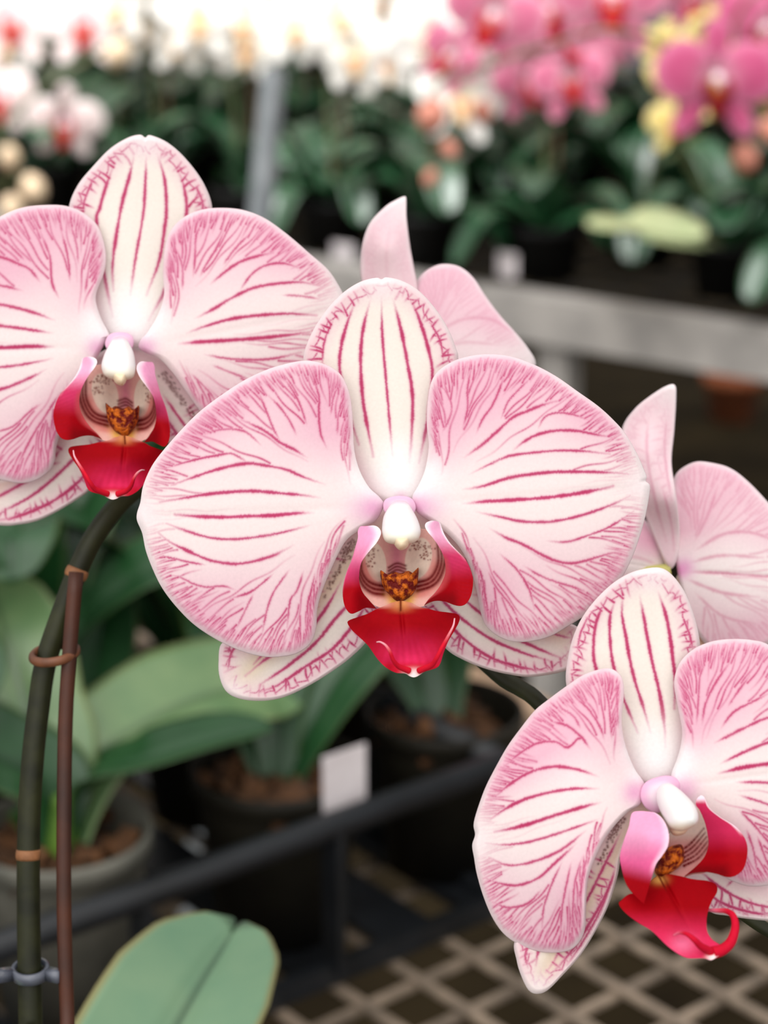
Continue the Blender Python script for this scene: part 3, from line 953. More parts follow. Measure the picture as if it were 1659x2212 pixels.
vpLR = [(c6([(840, 1010), (930, 1002), (1050, 995), (1200, 985), (1350, 970), (1460, 955)]), 3.4, 1.0), (c6([(880, 960), (960, 930), (1080, 895), (1200, 878), (1350, 868), (1490, 875)]), 2.9, .9),
        (c6([(920, 890), (1000, 850), (1100, 790), (1200, 745), (1320, 725), (1420, 720), (1510, 735)]), 2.8, .85), (c6([(990, 730), (1050, 680), (1120, 630), (1200, 600), (1290, 580)]), 2.7, .82),
        (c6([(1130, 760), (1180, 690), (1240, 645), (1330, 630), (1420, 655)]), 2.3, .7), (c6([(1330, 780), (1420, 785), (1510, 800)]), 2.2, .6), (c6([(940, 700), (970, 640), (1020, 560), (1060, 470)]), 2.4, .7),
        (c6([(910, 700), (920, 600), (925, 500), (960, 430)]), 2.3, .66), (c6([(860, 760), (860, 650), (830, 560)]), 2.2, .6), (c6([(1050, 640), (1110, 560), (1180, 490)]), 2.3, .66),
        (c6([(960, 1060), (1080, 1080), (1200, 1085), (1300, 1078), (1420, 1050)]), 2.6, .74), (c6([(1000, 1110), (1100, 1150), (1180, 1180)]), 2.3, .6), (c6([(900, 1150), (980, 1230), (1030, 1300)]), 2.2, .6)]
petal_part('petal', pLR, (545, 690), (297, 752), (750, 665), Z_L, vpLR, fL, n=340, bulge=4.0, upw=1, tip=(750, 660), whites=[(310, 722, 34, 1.0), (335, 690, 30, .7)], mauves=[(315, 752, 24, .7)], fine=.62)
pLL = [(222, 750), (230, 730), (236, 722), (217, 684), (207, 640), (224, 591), (229, 555), (222, 514), (206, 481), (174, 456), (137, 444), (92, 443), (46, 449), (0, 468), (-60, 505), (-130, 570), (-185, 650), (-215, 715),
       (-226, 755), (-218, 800), (-190, 870), (-150, 930), (-85, 995), (-22, 1028), (28, 1042), (55, 1043), (83, 1035), (108, 1015), (119, 993), (122, 965), (140, 910), (172, 830), (205, 780)]
vpLL = [(c6([(260, 1025), (150, 1022), (0, 1028), (-150, 1020), (-300, 1010)]), 3.4, 1.0), (c6([(250, 960), (150, 945), (0, 925), (-150, 915), (-300, 930)]), 3.0, .9), (c6([(260, 900), (150, 860), (0, 825), (-150, 820), (-300, 860)]), 2.8, .85),
        (c6([(110, 760), (0, 735), (-120, 735), (-250, 760)]), 2.6, .78), (c6([(190, 720), (140, 660), (80, 630), (0, 600), (-80, 590)]), 2.7, .82), (c6([(280, 800), (245, 720), (235, 600), (190, 480)]), 2.4, .7),
        (c6([(120, 620), (60, 560), (0, 500)]), 2.3, .68), (c6([(330, 720), (320, 600), (290, 480)]), 2.3, .7), (c6([(400, 780), (420, 650), (440, 550)]), 2.2, .6), (c6([(370, 640), (360, 540), (330, 440)]), 2.1, .6),
        (c6([(250, 1080), (120, 1105), (0, 1120), (-150, 1125), (-300, 1090)]), 2.6, .75), (c6([(220, 1130), (120, 1180), (0, 1225), (-120, 1235), (-260, 1180)]), 2.7, .8),
        (c6([(200, 1290), (140, 1330), (60, 1400), (-40, 1430)]), 2.4, .72), (c6([(290, 1230), (220, 1340), (150, 1450), (80, 1590)]), 2.4, .7), (c6([(320, 1280), (270, 1400), (230, 1520), (225, 1640)]), 2.3, .7)]
petal_part('petal', pLL, (20, 750), (228, 750), (-222, 760), Z_L, vpLL, fL, n=340, bulge=4.0, upw=-1, tip=(-222, 760), whites=[(212, 722, 32, .9), (200, 690, 26, .6)], mauves=[(210, 752, 24, .7)], fine=.62)
sLL = [(256, 756), (205, 770), (150, 850), (108, 940), (60, 1010), (-20, 1045), (-72, 1080), (-66, 1120), (0, 1135), (42, 1133), (83, 1124), (125, 1104), (166, 1079), (196, 1055), (228, 1000), (252, 920), (262, 840)]
vsLL = [([(190, 960), (130, 1020), (70, 1070), (0, 1108)], 3.0, .9), ([(215, 980), (170, 1040), (110, 1085), (40, 1115), (-10, 1125)], 3.0, .95), ([(140, 960), (90, 1015), (30, 1055), (-40, 1090)], 3.0, .9), ([(0, 1045), (-40, 1075)], 2.4, .8)]
petal_part('lateral_sepal', sLL, (110, 1020), (254, 800), (-66, 1105), Z_L, vsLL, fL, n=220, bulge=1.0, sepal=True, d0=-5.0, drop=14, fine=.9, spacing=19, tip=(-66, 1105), yellow=(0, .05, .4))
sLR = [(276, 756), (322, 758), (366, 784), (418, 840), (462, 905), (500, 960), (535, 1010), (525, 1050), (480, 1060), (430, 1030), (385, 985), (345, 930), (305, 860)]
vsLR = [([(350, 850), (400, 920), (450, 980), (500, 1030)], 2.8, .85), ([(330, 850), (370, 920), (420, 990), (470, 1035)], 2.8, .85)]
petal_part('lateral_sepal', sLR, (420, 930), (290, 790), (528, 1035), Z_L, vsLR, fL, n=160, bulge=1.0, sepal=True, d0=-5.0, drop=14, fine=.8, spacing=13, tip=(528, 1035),
           dots=band_dots((352, 806), (385, 850), 5, 50) + band_dots((365, 825), (420, 905), 3, 50))
lip(fL, Z_L, warpL)

# ------------------------------------------------------------------ lower right flower
Z_R = 0.380
fR = empty('flower', P(1440, 1705, Z_R + 0.004), orchid)
c8 = lambda p: cr(p, 1000, 1360, 2.517)
dR = [(1430, 1708), (1392, 1700), (1352, 1665), (1318, 1620), (1284, 1580), (1252, 1540), (1230, 1505), (1222, 1468), (1226, 1425), (1236, 1382), (1255, 1338), (1284, 1298), (1321, 1262), (1358, 1239), (1395, 1228), (1428, 1227),
      (1453, 1243), (1480, 1280), (1499, 1328), (1511, 1380), (1514, 1440), (1508, 1530), (1496, 1600), (1480, 1660), (1456, 1704)]
vdR = [(cr([(1100, 1570), (1085, 1640), (1085, 1740), (1100, 1880)], 900, 540, 2.186) + c8([(640 + 480, 260), (1060, 330), (1090, 480), (1110, 640)])[1:], 3.2, .95),
       (c8([(870, -190), (865, -80), (885, 30), (905, 150), (935, 280), (980, 420), (1020, 560)]), 3.0, .92),
       (c8([(960, -190), (985, -60), (1000, 30), (1030, 180), (1070, 350), (1095, 520), (1100, 640)]), 3.2, .95),
       (c8([(1060, -210), (1100, -90), (1125, 30), (1140, 150), (1155, 280), (1150, 430)]), 3.2, .95),
       (c8([(830, -170), (800, -70), (800, 50), (815, 180), (860, 340), (950, 560)]), 3.0, .92),
       (c8([(770, -150), (725, -40), (710, 80), (720, 200), (780, 330)]), 3.0, .92),
       (c8([(690, -90), (640, 20), (620, 120)]), 2.3, .75), (c8([(1190, -80), (1230, 20), (1250, 110)]), 2.3, .75)]
vdR = vdR[1:]
petal_part('dorsal_sepal', dR, (1380, 1430), (1440, 1692), (1412, 1228), Z_R, vdR, fR, n=280, bulge=-1.2, sepal=True, d0=-3.2, drop=9, whites=[(1420, 1640, 54, 1.0), (1405, 1590, 44, .6)],
           mauves=[(1440, 1690, 14, .6)], fine=.9, spacing=17, tip=(1412, 1230), keep=140)
pRL = [(1392, 1712), (1391, 1690), (1373, 1664), (1357, 1628), (1346, 1588), (1343, 1551), (1347, 1511), (1347, 1479), (1339, 1457), (1318, 1444), (1290, 1447), (1258, 1459), (1222, 1483), (1187, 1509), (1155, 1535), (1123, 1575),
       (1095, 1614), (1068, 1662), (1048, 1702), (1031, 1749), (1023, 1781), (1026, 1803), (1020, 1826), (1024, 1853), (1030, 1888), (1044, 1936), (1064, 1983), (1091, 2020), (1127, 2043), (1167, 2056), (1203, 2058), (1234, 2051),
       (1254, 2031), (1264, 2004), (1266, 1968), (1267, 1936), (1271, 1896), (1286, 1853), (1306, 1813), (1330, 1781), (1358, 1753), (1382, 1738)]
vpRL = [(c8([(750, 940), (650, 965), (500, 1010), (380, 1050), (270, 1080), (170, 1100)]), 3.3, 1.0), (c8([(740, 865), (600, 865), (450, 890), (330, 925), (230, 975), (150, 1030)]), 2.9, .9),
        (c8([(740, 800), (620, 760), (500, 745), (380, 770), (270, 830), (160, 920)]), 2.8, .86), (c8([(700, 660), (640, 590), (570, 640), (500, 610), (400, 620), (300, 680), (220, 750)]), 2.6, .8),
        (c8([(690, 650), (640, 580), (560, 520), (480, 500)]), 2.6, .8), (c8([(770, 600), (740, 520), (680, 430), (600, 360)]), 2.4, .72), (c8([(810, 600), (800, 480), (790, 380), (760, 290)]), 2.4, .7),
        (c8([(845, 540), (840, 420), (830, 310)]), 2.2, .62), (c8([(640, 540), (600, 470), (520, 420)]), 2.3, .66),
        (c8([(740, 1030), (600, 1080), (450, 1130), (330, 1160), (220, 1170), (120, 1160)]), 2.6, .78), (c8([(670, 1090), (560, 1180), (470, 1230), (350, 1270), (240, 1280), (140, 1240)]), 2.6, .78),
        (c8([(620, 1160), (500, 1270), (410, 1350), (300, 1390), (200, 1380), (120, 1350)]), 2.7, .84), (c8([(430, 1410), (350, 1490), (240, 1510), (160, 1480)]), 2.5, .74), (c8([(540, 1260), (480, 1390), (440, 1510), (430, 1620)]), 2.3, .7),
        (c8([(590, 1260), (560, 1400), (540, 1510), (530, 1660)]), 2.3, .7), (c8([(650, 1230), (610, 1370), (600, 1480), (590, 1640)]), 2.3, .7), (c8([(680, 1210), (650, 1340), (640, 1480), (650, 1560)]), 2.2, .66)]
depRL = tps([(1392, 1700, 0), (1345, 1560, 2.5), (1335, 1455, 1), (1200, 1500, -1), (1060, 1670, -2), (1022, 1800, -3), (1040, 1930, -3), (1120, 2035, -2), (1240, 2045, 1), (1265, 1930, 4.5), (1310, 1810, 3.5), (1370, 1745, 1),
             (1250, 1720, 3.5), (1150, 1770, 1.5), (1200, 1900, 3)])
petal_part('petal', pRL, (1190, 1740), (1396, 1705), (1021, 1815), Z_R, vpRL, fR, n=360, upw=-1, tip=(1024, 1812), depth=depRL, whites=[(1385, 1672, 30, .9), (1362, 1630, 26, .5)], mauves=[(1372, 1712, 26, .75)], fine=.64)
pRR = [(1452, 1700), (1450, 1672), (1462, 1640), (1471, 1606), (1473, 1575), (1464, 1527), (1456, 1479), (1462, 1445), (1477, 1420), (1505, 1398), (1544, 1384), (1588, 1380), (1628, 1383), (1659, 1392), (1720, 1430), (1778, 1495),
       (1815, 1570), (1832, 1650), (1822, 1730), (1788, 1810), (1735, 1870), (1690, 1902), (1659, 1912), (1628, 1915), (1600, 1910), (1560, 1890), (1525, 1845), (1500, 1790), (1475, 1740)]
vpRR = [(c8([(1380, 785), (1500, 755), (1659, 730), (1800, 720), (1960, 720)]), 3.3, 1.0), (c8([(1400, 730), (1520, 670), (1659, 615), (1800, 600), (1950, 620)]), 2.9, .9), (c8([(1360, 620), (1440, 580), (1540, 530), (1659, 480), (1800, 470)]), 2.8, .85),
        (c8([(1400, 540), (1470, 450), (1560, 400), (1659, 350)]), 2.6, .8), (c8([(1300, 520), (1320, 400), (1380, 280), (1450, 180)]), 2.5, .74), (c8([(1250, 500), (1230, 380), (1190, 300)]), 2.3, .66), (c8([(1270, 520), (1280, 380), (1290, 250), (1330, 160)]), 2.3, .66),
        (c8([(1440, 420), (1500, 330), (1560, 250)]), 2.3, .66), (c8([(1480, 830), (1600, 830), (1750, 835), (1900, 820)]), 2.6, .76), (c8([(1500, 900), (1600, 930), (1700, 960), (1850, 960)]), 2.6, .76), (c8([(1500, 980), (1580, 1060), (1640, 1130), (1700, 1200)]), 2.5, .7),
        (c8([(1540, 1080), (1580, 1200), (1600, 1330)]), 2.3, .66), (c8([(1600, 1120), (1640, 1230), (1680, 1320)]), 2.3, .66)]
petal_part('petal', pRR, (1640, 1640), (1448, 1700), (1830, 1650), Z_R, vpRR, fR, n=320, bulge=3.0, upw=1, tip=(1832, 1650), whites=[(1460, 1668, 34, 1.0), (1475, 1630, 28, .5)], mauves=[(1480, 1705, 30, .6)], fine=.64)
sRL = [(1420, 1716), (1370, 1728), (1315, 1780), (1270, 1850), (1220, 1915), (1160, 1985), (1113, 2030), (1116, 2075), (1127, 2111), (1142, 2139), (1160, 2147), (1183, 2139), (1215, 2107), (1254, 2063), (1286, 2012), (1314, 1956), (1334, 1892),
       (1345, 1837), (1370, 1800), (1400, 1770)]
vsRL = [([(1345, 1790), (1310, 1860), (1270, 1940), (1230, 2010), (1200, 2070), (1180, 2100)], 2.8, .85), ([(1335, 1860), (1310, 1930), (1270, 2000), (1230, 2060), (1200, 2095)], 3.0, .92), ([(1200, 1990), (1165, 2050), (1158, 2085)], 2.8, .85),
        ([(1150, 2030), (1135, 2060), (1140, 2090)], 2.5, .8), ([(1325, 1890), (1300, 1960), (1262, 2030), (1225, 2085)], 2.4, .8)]
petal_part('lateral_sepal', sRL, (1235, 1985), (1398, 1735), (1150, 2140), Z_R, vsRL, fR, n=240, bulge=1.0, sepal=True, d0=-3.0, drop=12, fine=.9, spacing=19, tip=(1155, 2138),
           dots=band_dots((1345, 1765), (1318, 1810), 4, 60) + band_dots((1330, 1790), (1288, 1880), 3, 40), yellow=(0.0, .05, .5))
sRR = [(1450, 1730), (1505, 1760), (1560, 1835), (1600, 1890), (1680, 1915), (1735, 1945), (1728, 1980), (1690, 1988), (1659, 1989), (1616, 1985), (1570, 1978), (1532, 1968), (1492, 1920), (1465, 1860)]
vsRR = [([(1510, 1880), (1560, 1920), (1620, 1950), (1690, 1965)], 2.8, .85), ([(1500, 1900), (1550, 1945), (1610, 1968), (1670, 1978)], 2.8, .9)]
petal_part('lateral_sepal', sRR, (1580, 1915), (1462, 1790), (1735, 1965), Z_R, vsRR, fR, n=180, bulge=1.0, sepal=True, d0=-5.0, drop=14, fine=.8, spacing=12, tip=(1732, 1965))


def lipR(fl, z0):
    # throat
    o = smooth_loop([(1412, 1880), (1425, 1835), (1450, 1795), (1490, 1760), (1520, 1745), (1545, 1790), (1552, 1850), (1525, 1884), (1495, 1890), (1465, 1902), (1435, 1905)], 400)
    X, Y, r = disk_grid(o, (1480, 1835), 120)
    d = tps([(1412, 1880, 7), (1450, 1795, 2), (1520, 1745, 2), (1550, 1850, 7), (1480, 1830, 0), (1465, 1900, 8), (1500, 1885, 7)])(X, Y)
    c = mixc(np.broadcast_to(lin(226, 160, 156), X.shape + (3,)), lin(242, 224, 210), 1 - sstep(1795, 1830, Y))
    ik = Ink(Field(o))
    for k in range(5):
        ik.stroke([(1470 + 2 * k, 1838 + 8 * k), (1492 + 4 * k, 1822 + 8 * k), (1520 + 3 * k, 1790 + 9 * k)], 2.6, 1.8, 1.0, .6)
    c = mixc(c, lin(120, 20, 26), np.clip(ik.get(X, Y), 0, 1))
    c = mixc(c, lin(232, 186, 84), np.exp(-(((X - 1425) / 22) ** 2 + ((Y - 1893) / 14) ** 2)))
    sheet('lip_throat', X, Y, r, d, z0, .5, c, M['lip'], fl)
    # far wing
    A = [(1514, 1718), (1521, 1722), (1532, 1745), (1556, 1765), (1588, 1785), (1608, 1809), (1615, 1837), (1608, 1873), (1592, 1890), (1572, 1895), (1548, 1888), (1524, 1884), (1497, 1886), (1478, 1893)]
    B = [(1514, 1718), (1506, 1725), (1503, 1738), (1512, 1752), (1522, 1775), (1528, 1800), (1530, 1825), (1522, 1850), (1505, 1870), (1478, 1893)]
    X, Y, t = strip_grid(A, B, 180, 60)
    d = tps([(1514, 1718, 6), (1503, 1738, 8), (1556, 1765, 7), (1610, 1815, 9), (1612, 1850, 10), (1590, 1890, 12), (1548, 1888, 10), (1478, 1893, 8), (1530, 1825, 6), (1528, 1800, 6), (1570, 1830, 8.5)])(X, Y)
    c = mixc(np.broadcast_to(lin(196, 40, 84), X.shape + (3,)), K['red'], sstep(1790, 1850, Y))
    c = mixc(c, K['deep'], sstep(1855, 1885, Y) * (1 - sstep(1560, 1590, X)))
    c = mixc(c, lin(255, 226, 240), np.maximum((1 - sstep(0, .16, t)) * (1 - sstep(1785, 1810, Y)), 1 - sstep(1722, 1738, Y)))
    sheet('lip_side_lobe', X, Y, None, d, z0, .6, c, M['lip'], fl)
    # middle lobe
    o = smooth_loop([(1418, 1893), (1440, 1888), (1467, 1892), (1497, 1899), (1530, 1903), (1547, 1911), (1549, 1927), (1537, 1948), (1527, 1980), (1528, 2012), (1540, 2031), (1556, 2042), (1562, 2056), (1550, 2066), (1536, 2074), (1520, 2070),
                     (1489, 2070), (1469, 2063), (1441, 2043), (1409, 2012), (1377, 1992), (1350, 1971), (1337, 1953), (1343, 1944), (1358, 1932), (1378, 1927), (1397, 1912)], 600)
    X, Y, r = disk_grid(o, (1455, 1975), 180)
    d = tps([(1420, 1893, 9), (1467, 1893, 9), (1340, 1950, 13), (1400, 1940, 13), (1455, 1975, 16), (1548, 1918, 8), (1530, 1995, 14), (1550, 2060, 19), (1490, 2070, 19), (1441, 2043, 18), (1500, 2040, 17.5)])(X, Y)
    d = d - .8 * np.exp(-((X - 1432 - (Y - 1900) * .55) / 6) ** 2) * (1 - sstep(1930, 2020, Y))
    c = mixc(np.broadcast_to(lin(156, 0, 12), X.shape + (3,)), lin(222, 46, 92), sstep(1955, 2045, Y))
    c = mixc(c, lin(240, 120, 160), np.exp(-(((X - 1475) / 26) ** 2 + ((Y - 2040) / 20) ** 2)) * .75)
    c = mixc(c, lin(255, 232, 232), np.exp(-(((X - 1540) / 15) ** 2 + ((Y - 2068) / 9) ** 2) ** 1.5))
    c = mixc(c, lin(226, 170, 90), np.exp(-(((X - 1424) / 16) ** 2 + ((Y - 1900) / 10) ** 2)))
    c = mixc(c, lin(110, 24, 16), np.exp(-((X - 1425 - (Y - 1896) * .5) / 2.4) ** 2) * (1 - sstep(1912, 1930, Y)))
    sheet('lip', X, Y, r, d, z0, .7, c, M['lip'], fl)

    def tcol(t):
        return mixc(np.broadcast_to(lin(206, 20, 50), t.shape + (3,)), lin(244, 120, 150), sstep(.7, 1, t))
    cirrus('lip_tendril', [(1540, 2058, 18.5), (1560, 2052, 18), (1578, 2036, 17), (1587, 2012, 16), (1588, 1992, 15), (1582, 1976, 14), (1568, 1968, 12.5), (1549, 1967, 11), (1530, 1966, 9.5)], 1.15, .3, z0, M['lip'], fl, tcol)
    cirrus('lip_tendril', [(1535, 2056, 18.5), (1514, 2044, 20.5), (1500, 2030, 21.5), (1484, 2018, 21), (1468, 2015, 19.5), (1456, 2020, 18)], 0.8, .2, z0, M['lip'], fl, tcol)
    inflated('callus', [(1437, 1834), (1455, 1826), (1473, 1825), (1478, 1845), (1474, 1866), (1450, 1885), (1428, 1897), (1415, 1882), (1420, 1854)], (1448, 1860), 50, 7.0, 3.0, z0,
             lambda X, Y, r: np.broadcast_to(lin(190, 80, 20), X.shape + (3,)), M['callus'], fl)
    # near wing, its outside towards the viewer
    A = [(1398, 1753), (1382, 1752), (1365, 1757), (1358, 1786), (1347, 1817), (1339, 1849), (1343, 1878), (1351, 1906), (1362, 1924), (1380, 1943), (1391, 1952)]
    B = [(1398, 1753), (1416, 1756), (1433, 1771), (1444, 1797), (1443, 1826), (1430, 1849), (1418, 1865), (1410, 1888), (1402, 1915), (1396, 1935), (1391, 1952)]
    X, Y, t = strip_grid(A, B, 180, 60)
    d = tps([(1398, 1753, 5), (1365, 1757, 4), (1440, 1790, 13), (1350, 1830, 8), (1430, 1850, 16), (1395, 1800, 12), (1350, 1905, 12), (1391, 1952, 18), (1410, 1888, 17)])(X, Y)
    c = mixc(np.broadcast_to(lin(246, 172, 210), X.shape + (3,)), lin(226, 96, 150), sstep(1790, 1870, Y))
    c = mixc(c, K['red'], sstep(1858, 1905, Y - 0.25 * (X - 1370)))
    c = mixc(c, lin(255, 218, 236), sstep(.8, 1, t) * (1 - sstep(1850, 1900, Y)) * .8)
    sheet('lip_side_lobe', X, Y, None, d, z0, .6, c, M['lip'], fl)
    # column leaning to the right
    o = [(1424, 1700), (1436, 1692), (1452, 1694), (1477, 1713), (1501, 1740), (1509, 1763), (1505, 1780), (1489, 1790), (1469, 1796), (1447, 1790), (1434, 1768), (1422, 1742), (1418, 1718)]
    inflated('column', o, (1462, 1744), 90, lambda X, Y: 3.0 + ((X - 1430) + (Y - 1700)) * .06, 5.5, z0,
             lambda X, Y, r: mixc(np.broadcast_to(lin(255, 254, 254), X.shape + (3,)), lin(255, 240, 214), sstep(1768, 1794, Y)), M['column'], fl)
    inflated('anther_cap', [(1447, 1788), (1462, 1782), (1485, 1786), (1480, 1800), (1462, 1806), (1450, 1800)], (1465, 1794), 30, 8.5, 2.5, z0,
             lambda X, Y, r: np.broadcast_to(lin(250, 222, 190), X.shape + (3,)), M['column'], fl)
    inflated('column_foot', [(1386, 1702), (1400, 1686), (1430, 1676), (1455, 1678), (1470, 1694), (1462, 1720), (1425, 1755), (1398, 1748), (1384, 1726)], (1425, 1712), 60, 0.4, .9, z0,
             lambda X, Y, r: mixc(np.broadcast_to(lin(246, 190, 222), X.shape + (3,)), lin(255, 232, 244), 1 - sstep(.35, .85, r)), M['column'], fl)


lipR(fR, Z_R)

# ------------------------------------------------------------------ two flowers turned away, behind
Z_B = 0.449
fB = empty('flower', P(880, 760, Z_B), orchid)
tag(fB, 'flower turned away, seen past the middle flower')
petal_part('dorsal_sepal', [(873, 424), (878, 430), (879, 470), (886, 530), (895, 580), (902, 620), (905, 690), (890, 760), (850, 770), (815, 720), (790, 650), (780, 605), (778, 570), (784, 520), (800, 480), (832, 446), (858, 430)],
           (842, 610), (872, 770), (874, 424), Z_B, [([(845, 480), (835, 540), (838, 620)], 3.5, .3)], fB, n=140, sepal=True, soft=.7, fine=.25, spacing=20, tip=(872, 432), tint=.5, ground=(253, 226, 232),
           depth=tps([(873, 424, 1), (782, 560, -1), (790, 640, -1.5), (838, 540, 2.5), (885, 540, 1), (900, 640, .5), (872, 770, 0), (845, 680, 1.5)]), yellow=(0.17, .05, .9))
petal_part('petal', [(880, 780), (884, 720), (890, 660), (898, 612), (915, 588), (942, 573), (968, 570), (997, 578), (1025, 602), (1050, 640), (1080, 680), (1112, 716), (1138, 748), (1156, 778), (1152, 800), (1120, 850), (1060, 890), (980, 890), (910, 850)],
           (1000, 730), (884, 785), (1154, 780), Z_B, [([(940, 720), (1000, 690), (1060, 690), (1110, 720)], 3, .5), ([(930, 760), (1000, 740), (1080, 745)], 3, .4), ([(925, 700), (955, 650), (960, 600)], 3, .35)],
           fB, n=160, bulge=3, upw=1, soft=.5, fine=.3, spacing=14, tip=(1154, 782), tint=.85, ground=(255, 236, 240))
petal_part('petal', [(864, 790), (840, 740), (800, 700), (760, 690), (720, 720), (690, 780), (690, 840), (720, 890), (780, 900), (840, 860)], (765, 790), (866, 790), (690, 800), Z_B + .004,
           [([(840, 790), (780, 785), (720, 790)], 3, .5)], fB, n=100, bulge=3, soft=.5, fine=.3, spacing=14)
Z_B2 = 0.441
fB2 = empty('flower', P(1450, 1220, Z_B2), orchid)
tag(fB2, 'flower turned away above the lower right flower')
petal_part('dorsal_sepal', [(1458, 832), (1461, 860), (1457, 929), (1451, 997), (1459, 1057), (1466, 1110), (1469, 1150), (1467, 1194), (1454, 1226), (1440, 1222), (1420, 1180), (1392, 1110), (1366, 1040), (1346, 970), (1345, 922), (1371, 883), (1403, 856), (1438, 834)],
           (1412, 1000), (1452, 1225), (1456, 834), Z_B2, [([(1400, 900), (1398, 980), (1415, 1080), (1440, 1170)], 3, .5), ([(1440, 900), (1436, 980), (1450, 1080)], 2.4, .5), ([(1430, 1050), (1450, 1130), (1456, 1190)], 2.4, .5)], fB2, n=170, sepal=True, soft=.45,
           fine=.3, spacing=14, tip=(1452, 842), tint=.5, ground=(253, 228, 234), depth=tps([(1458, 832, 2), (1345, 930, -2), (1400, 980, 3), (1455, 980, 1), (1392, 1110, 0), (1467, 1150, 1), (1452, 1225, 0), (1435, 1080, 5)]), yellow=(.11, .05, .8))
petal_part('petal', [(1462, 1226), (1455, 1140), (1452, 1060), (1457, 1030), (1473, 1011), (1504, 997), (1540, 1000), (1577, 1011), (1614, 1038), (1659, 1085), (1720, 1160), (1745, 1230), (1740, 1290), (1710, 1350), (1660, 1392), (1600, 1412), (1545, 1408), (1500, 1360), (1476, 1290)],
           (1590, 1220), (1460, 1232), (1745, 1250), Z_B2, [([(1480, 1235), (1560, 1238), (1650, 1245), (1720, 1245)], 3, .75), ([(1490, 1215), (1560, 1200), (1650, 1205)], 3, .6), ([(1500, 1190), (1560, 1155), (1620, 1150), (1680, 1170)], 3, .6),
                                                   ([(1480, 1250), (1560, 1280), (1640, 1290)], 3, .6), ([(1500, 1170), (1530, 1110), (1550, 1050)], 2.6, .5), ([(1500, 1280), (1560, 1330), (1640, 1350)], 2.6, .5)],
           fB2, n=200, bulge=3, upw=1, soft=.35, fine=.4, spacing=11, tint=.85, ground=(255, 242, 242), mauves=[(1468, 1232, 16, 1.0), (1480, 1225, 22, .7)])
petal_part('petal', [(1440, 1228), (1425, 1180), (1400, 1130), (1370, 1110), (1330, 1130), (1300, 1180), (1300, 1240), (1330, 1290), (1380, 1290), (1425, 1255)], (1372, 1200), (1442, 1230), (1300, 1210), Z_B2 + .004,
           [([(1420, 1220), (1380, 1205), (1340, 1200)], 3, .5)], fB2, n=100, bulge=3, soft=.5, fine=.3, spacing=14, tint=1.3)
petal_part('lateral_sepal', [(1470, 1240), (1490, 1300), (1525, 1370), (1550, 1430), (1530, 1450), (1495, 1410), (1465, 1330), (1455, 1270)], (1498, 1350), (1462, 1240), (1540, 1445), Z_B2,
           [([(1475, 1280), (1500, 1350), (1525, 1410)], 2.4, .4)], fB2, n=90, bulge=1, sepal=True, d0=-3, soft=.5, fine=.3, spacing=14, yellow=(0, .2, .8))

# ------------------------------------------------------------------ flower stem
sp = [(66, 2330, .436), (66, 2212, .436), (62, 2000, .4365), (62, 1800, .437), (70, 1650, .4375), (82, 1540, .438), (99, 1430, .4385), (138, 1312, .439), (166, 1237, .4395), (197, 1170, .440), (240, 1108, .441), (290, 1058, .443), (400, 985, .446), (540, 960, .446), (700, 1020, .442), (850, 1180, .436),
      (980, 1360, .431), (1075, 1455, .427), (1130, 1490, .423), (1165, 1518, .419), (1280, 1640, .412), (1440, 1830, .408), (1560, 1935, .406), (1640, 1998, .405), (1740, 2050, .404), (1850, 2070, .404)]
spw = [P(*p) for p in sp]
spw = [np.array([POT[0], POT[1] - .002, POT[2] + .07]), np.array([POT[0] + .001, POT[1] - .004, POT[2] + .14])] + spw
path = smooth_path(spw, 260)
tt = np.linspace(0, 1, 260)
rad = np.interp(tt, [0, .35, .5, .8, 1], [.0029, .0026, .0024, .0018, .0012])
stem = MB().tube(path, rad, 16).build('flower_stem', M['stem'], orchid)
ORG[stem.name] = np.zeros(3)


def at_px(px, py):
    d = [np.hypot(*((p - CAM) @ np.stack([RIGHT, -UP], 1) / ((p - CAM) @ FWD) * FPX + np.array([FW / 2, FH / 2]) - np.array([px, py]))) for p in path]
    return int(np.argmin(d))


for px, py in ((166, 1232), (62, 1846)):
    i = at_px(px, py)
    a, b = path[i - 1], path[i + 1]
    d = (b - a) / np.linalg.norm(b - a)
    ring = [path[i] + d * s for s in (-.0011, -.0006, 0, .0006, .0011)]
    o = MB().tube(ring, [rad[i] + .00003, rad[i] + .00018, rad[i] + .00025, rad[i] + .00018, rad[i] + .00003], 20).build('stem_node', M['node'], rel=ORG[orchid.name])
    o.parent = orchid
    o.location = (0, 0, 0)
    o.name = 'stem_node'
    o['label'] = 'pale brown stem node'
# flower stalks join each flower to the stem
for fl, (px, py), (qx, qy, qz) in ((fC, (850, 1180), (862, 1098, Z_C + .007)), (fL, (290, 1058), (262, 752, Z_L + .006)), (fR, (1280, 1640), (1432, 1708, Z_R + .007)), (fB, (700, 1020), (872, 780, Z_B + .002)), (fB2, (1075, 1455), (1448, 1232, Z_B2 + .002))):
    a = path[at_px(px, py)]
    b = P(qx, qy, qz)
    mid = (a + b) / 2 + np.array([0, .010, .004])
    q = smooth_path([a, mid, b], 24)
    o = MB().tube(q, np.linspace(.0014, .0016, 24), 10).build('flower_stalk', M['bud_green'], fl)

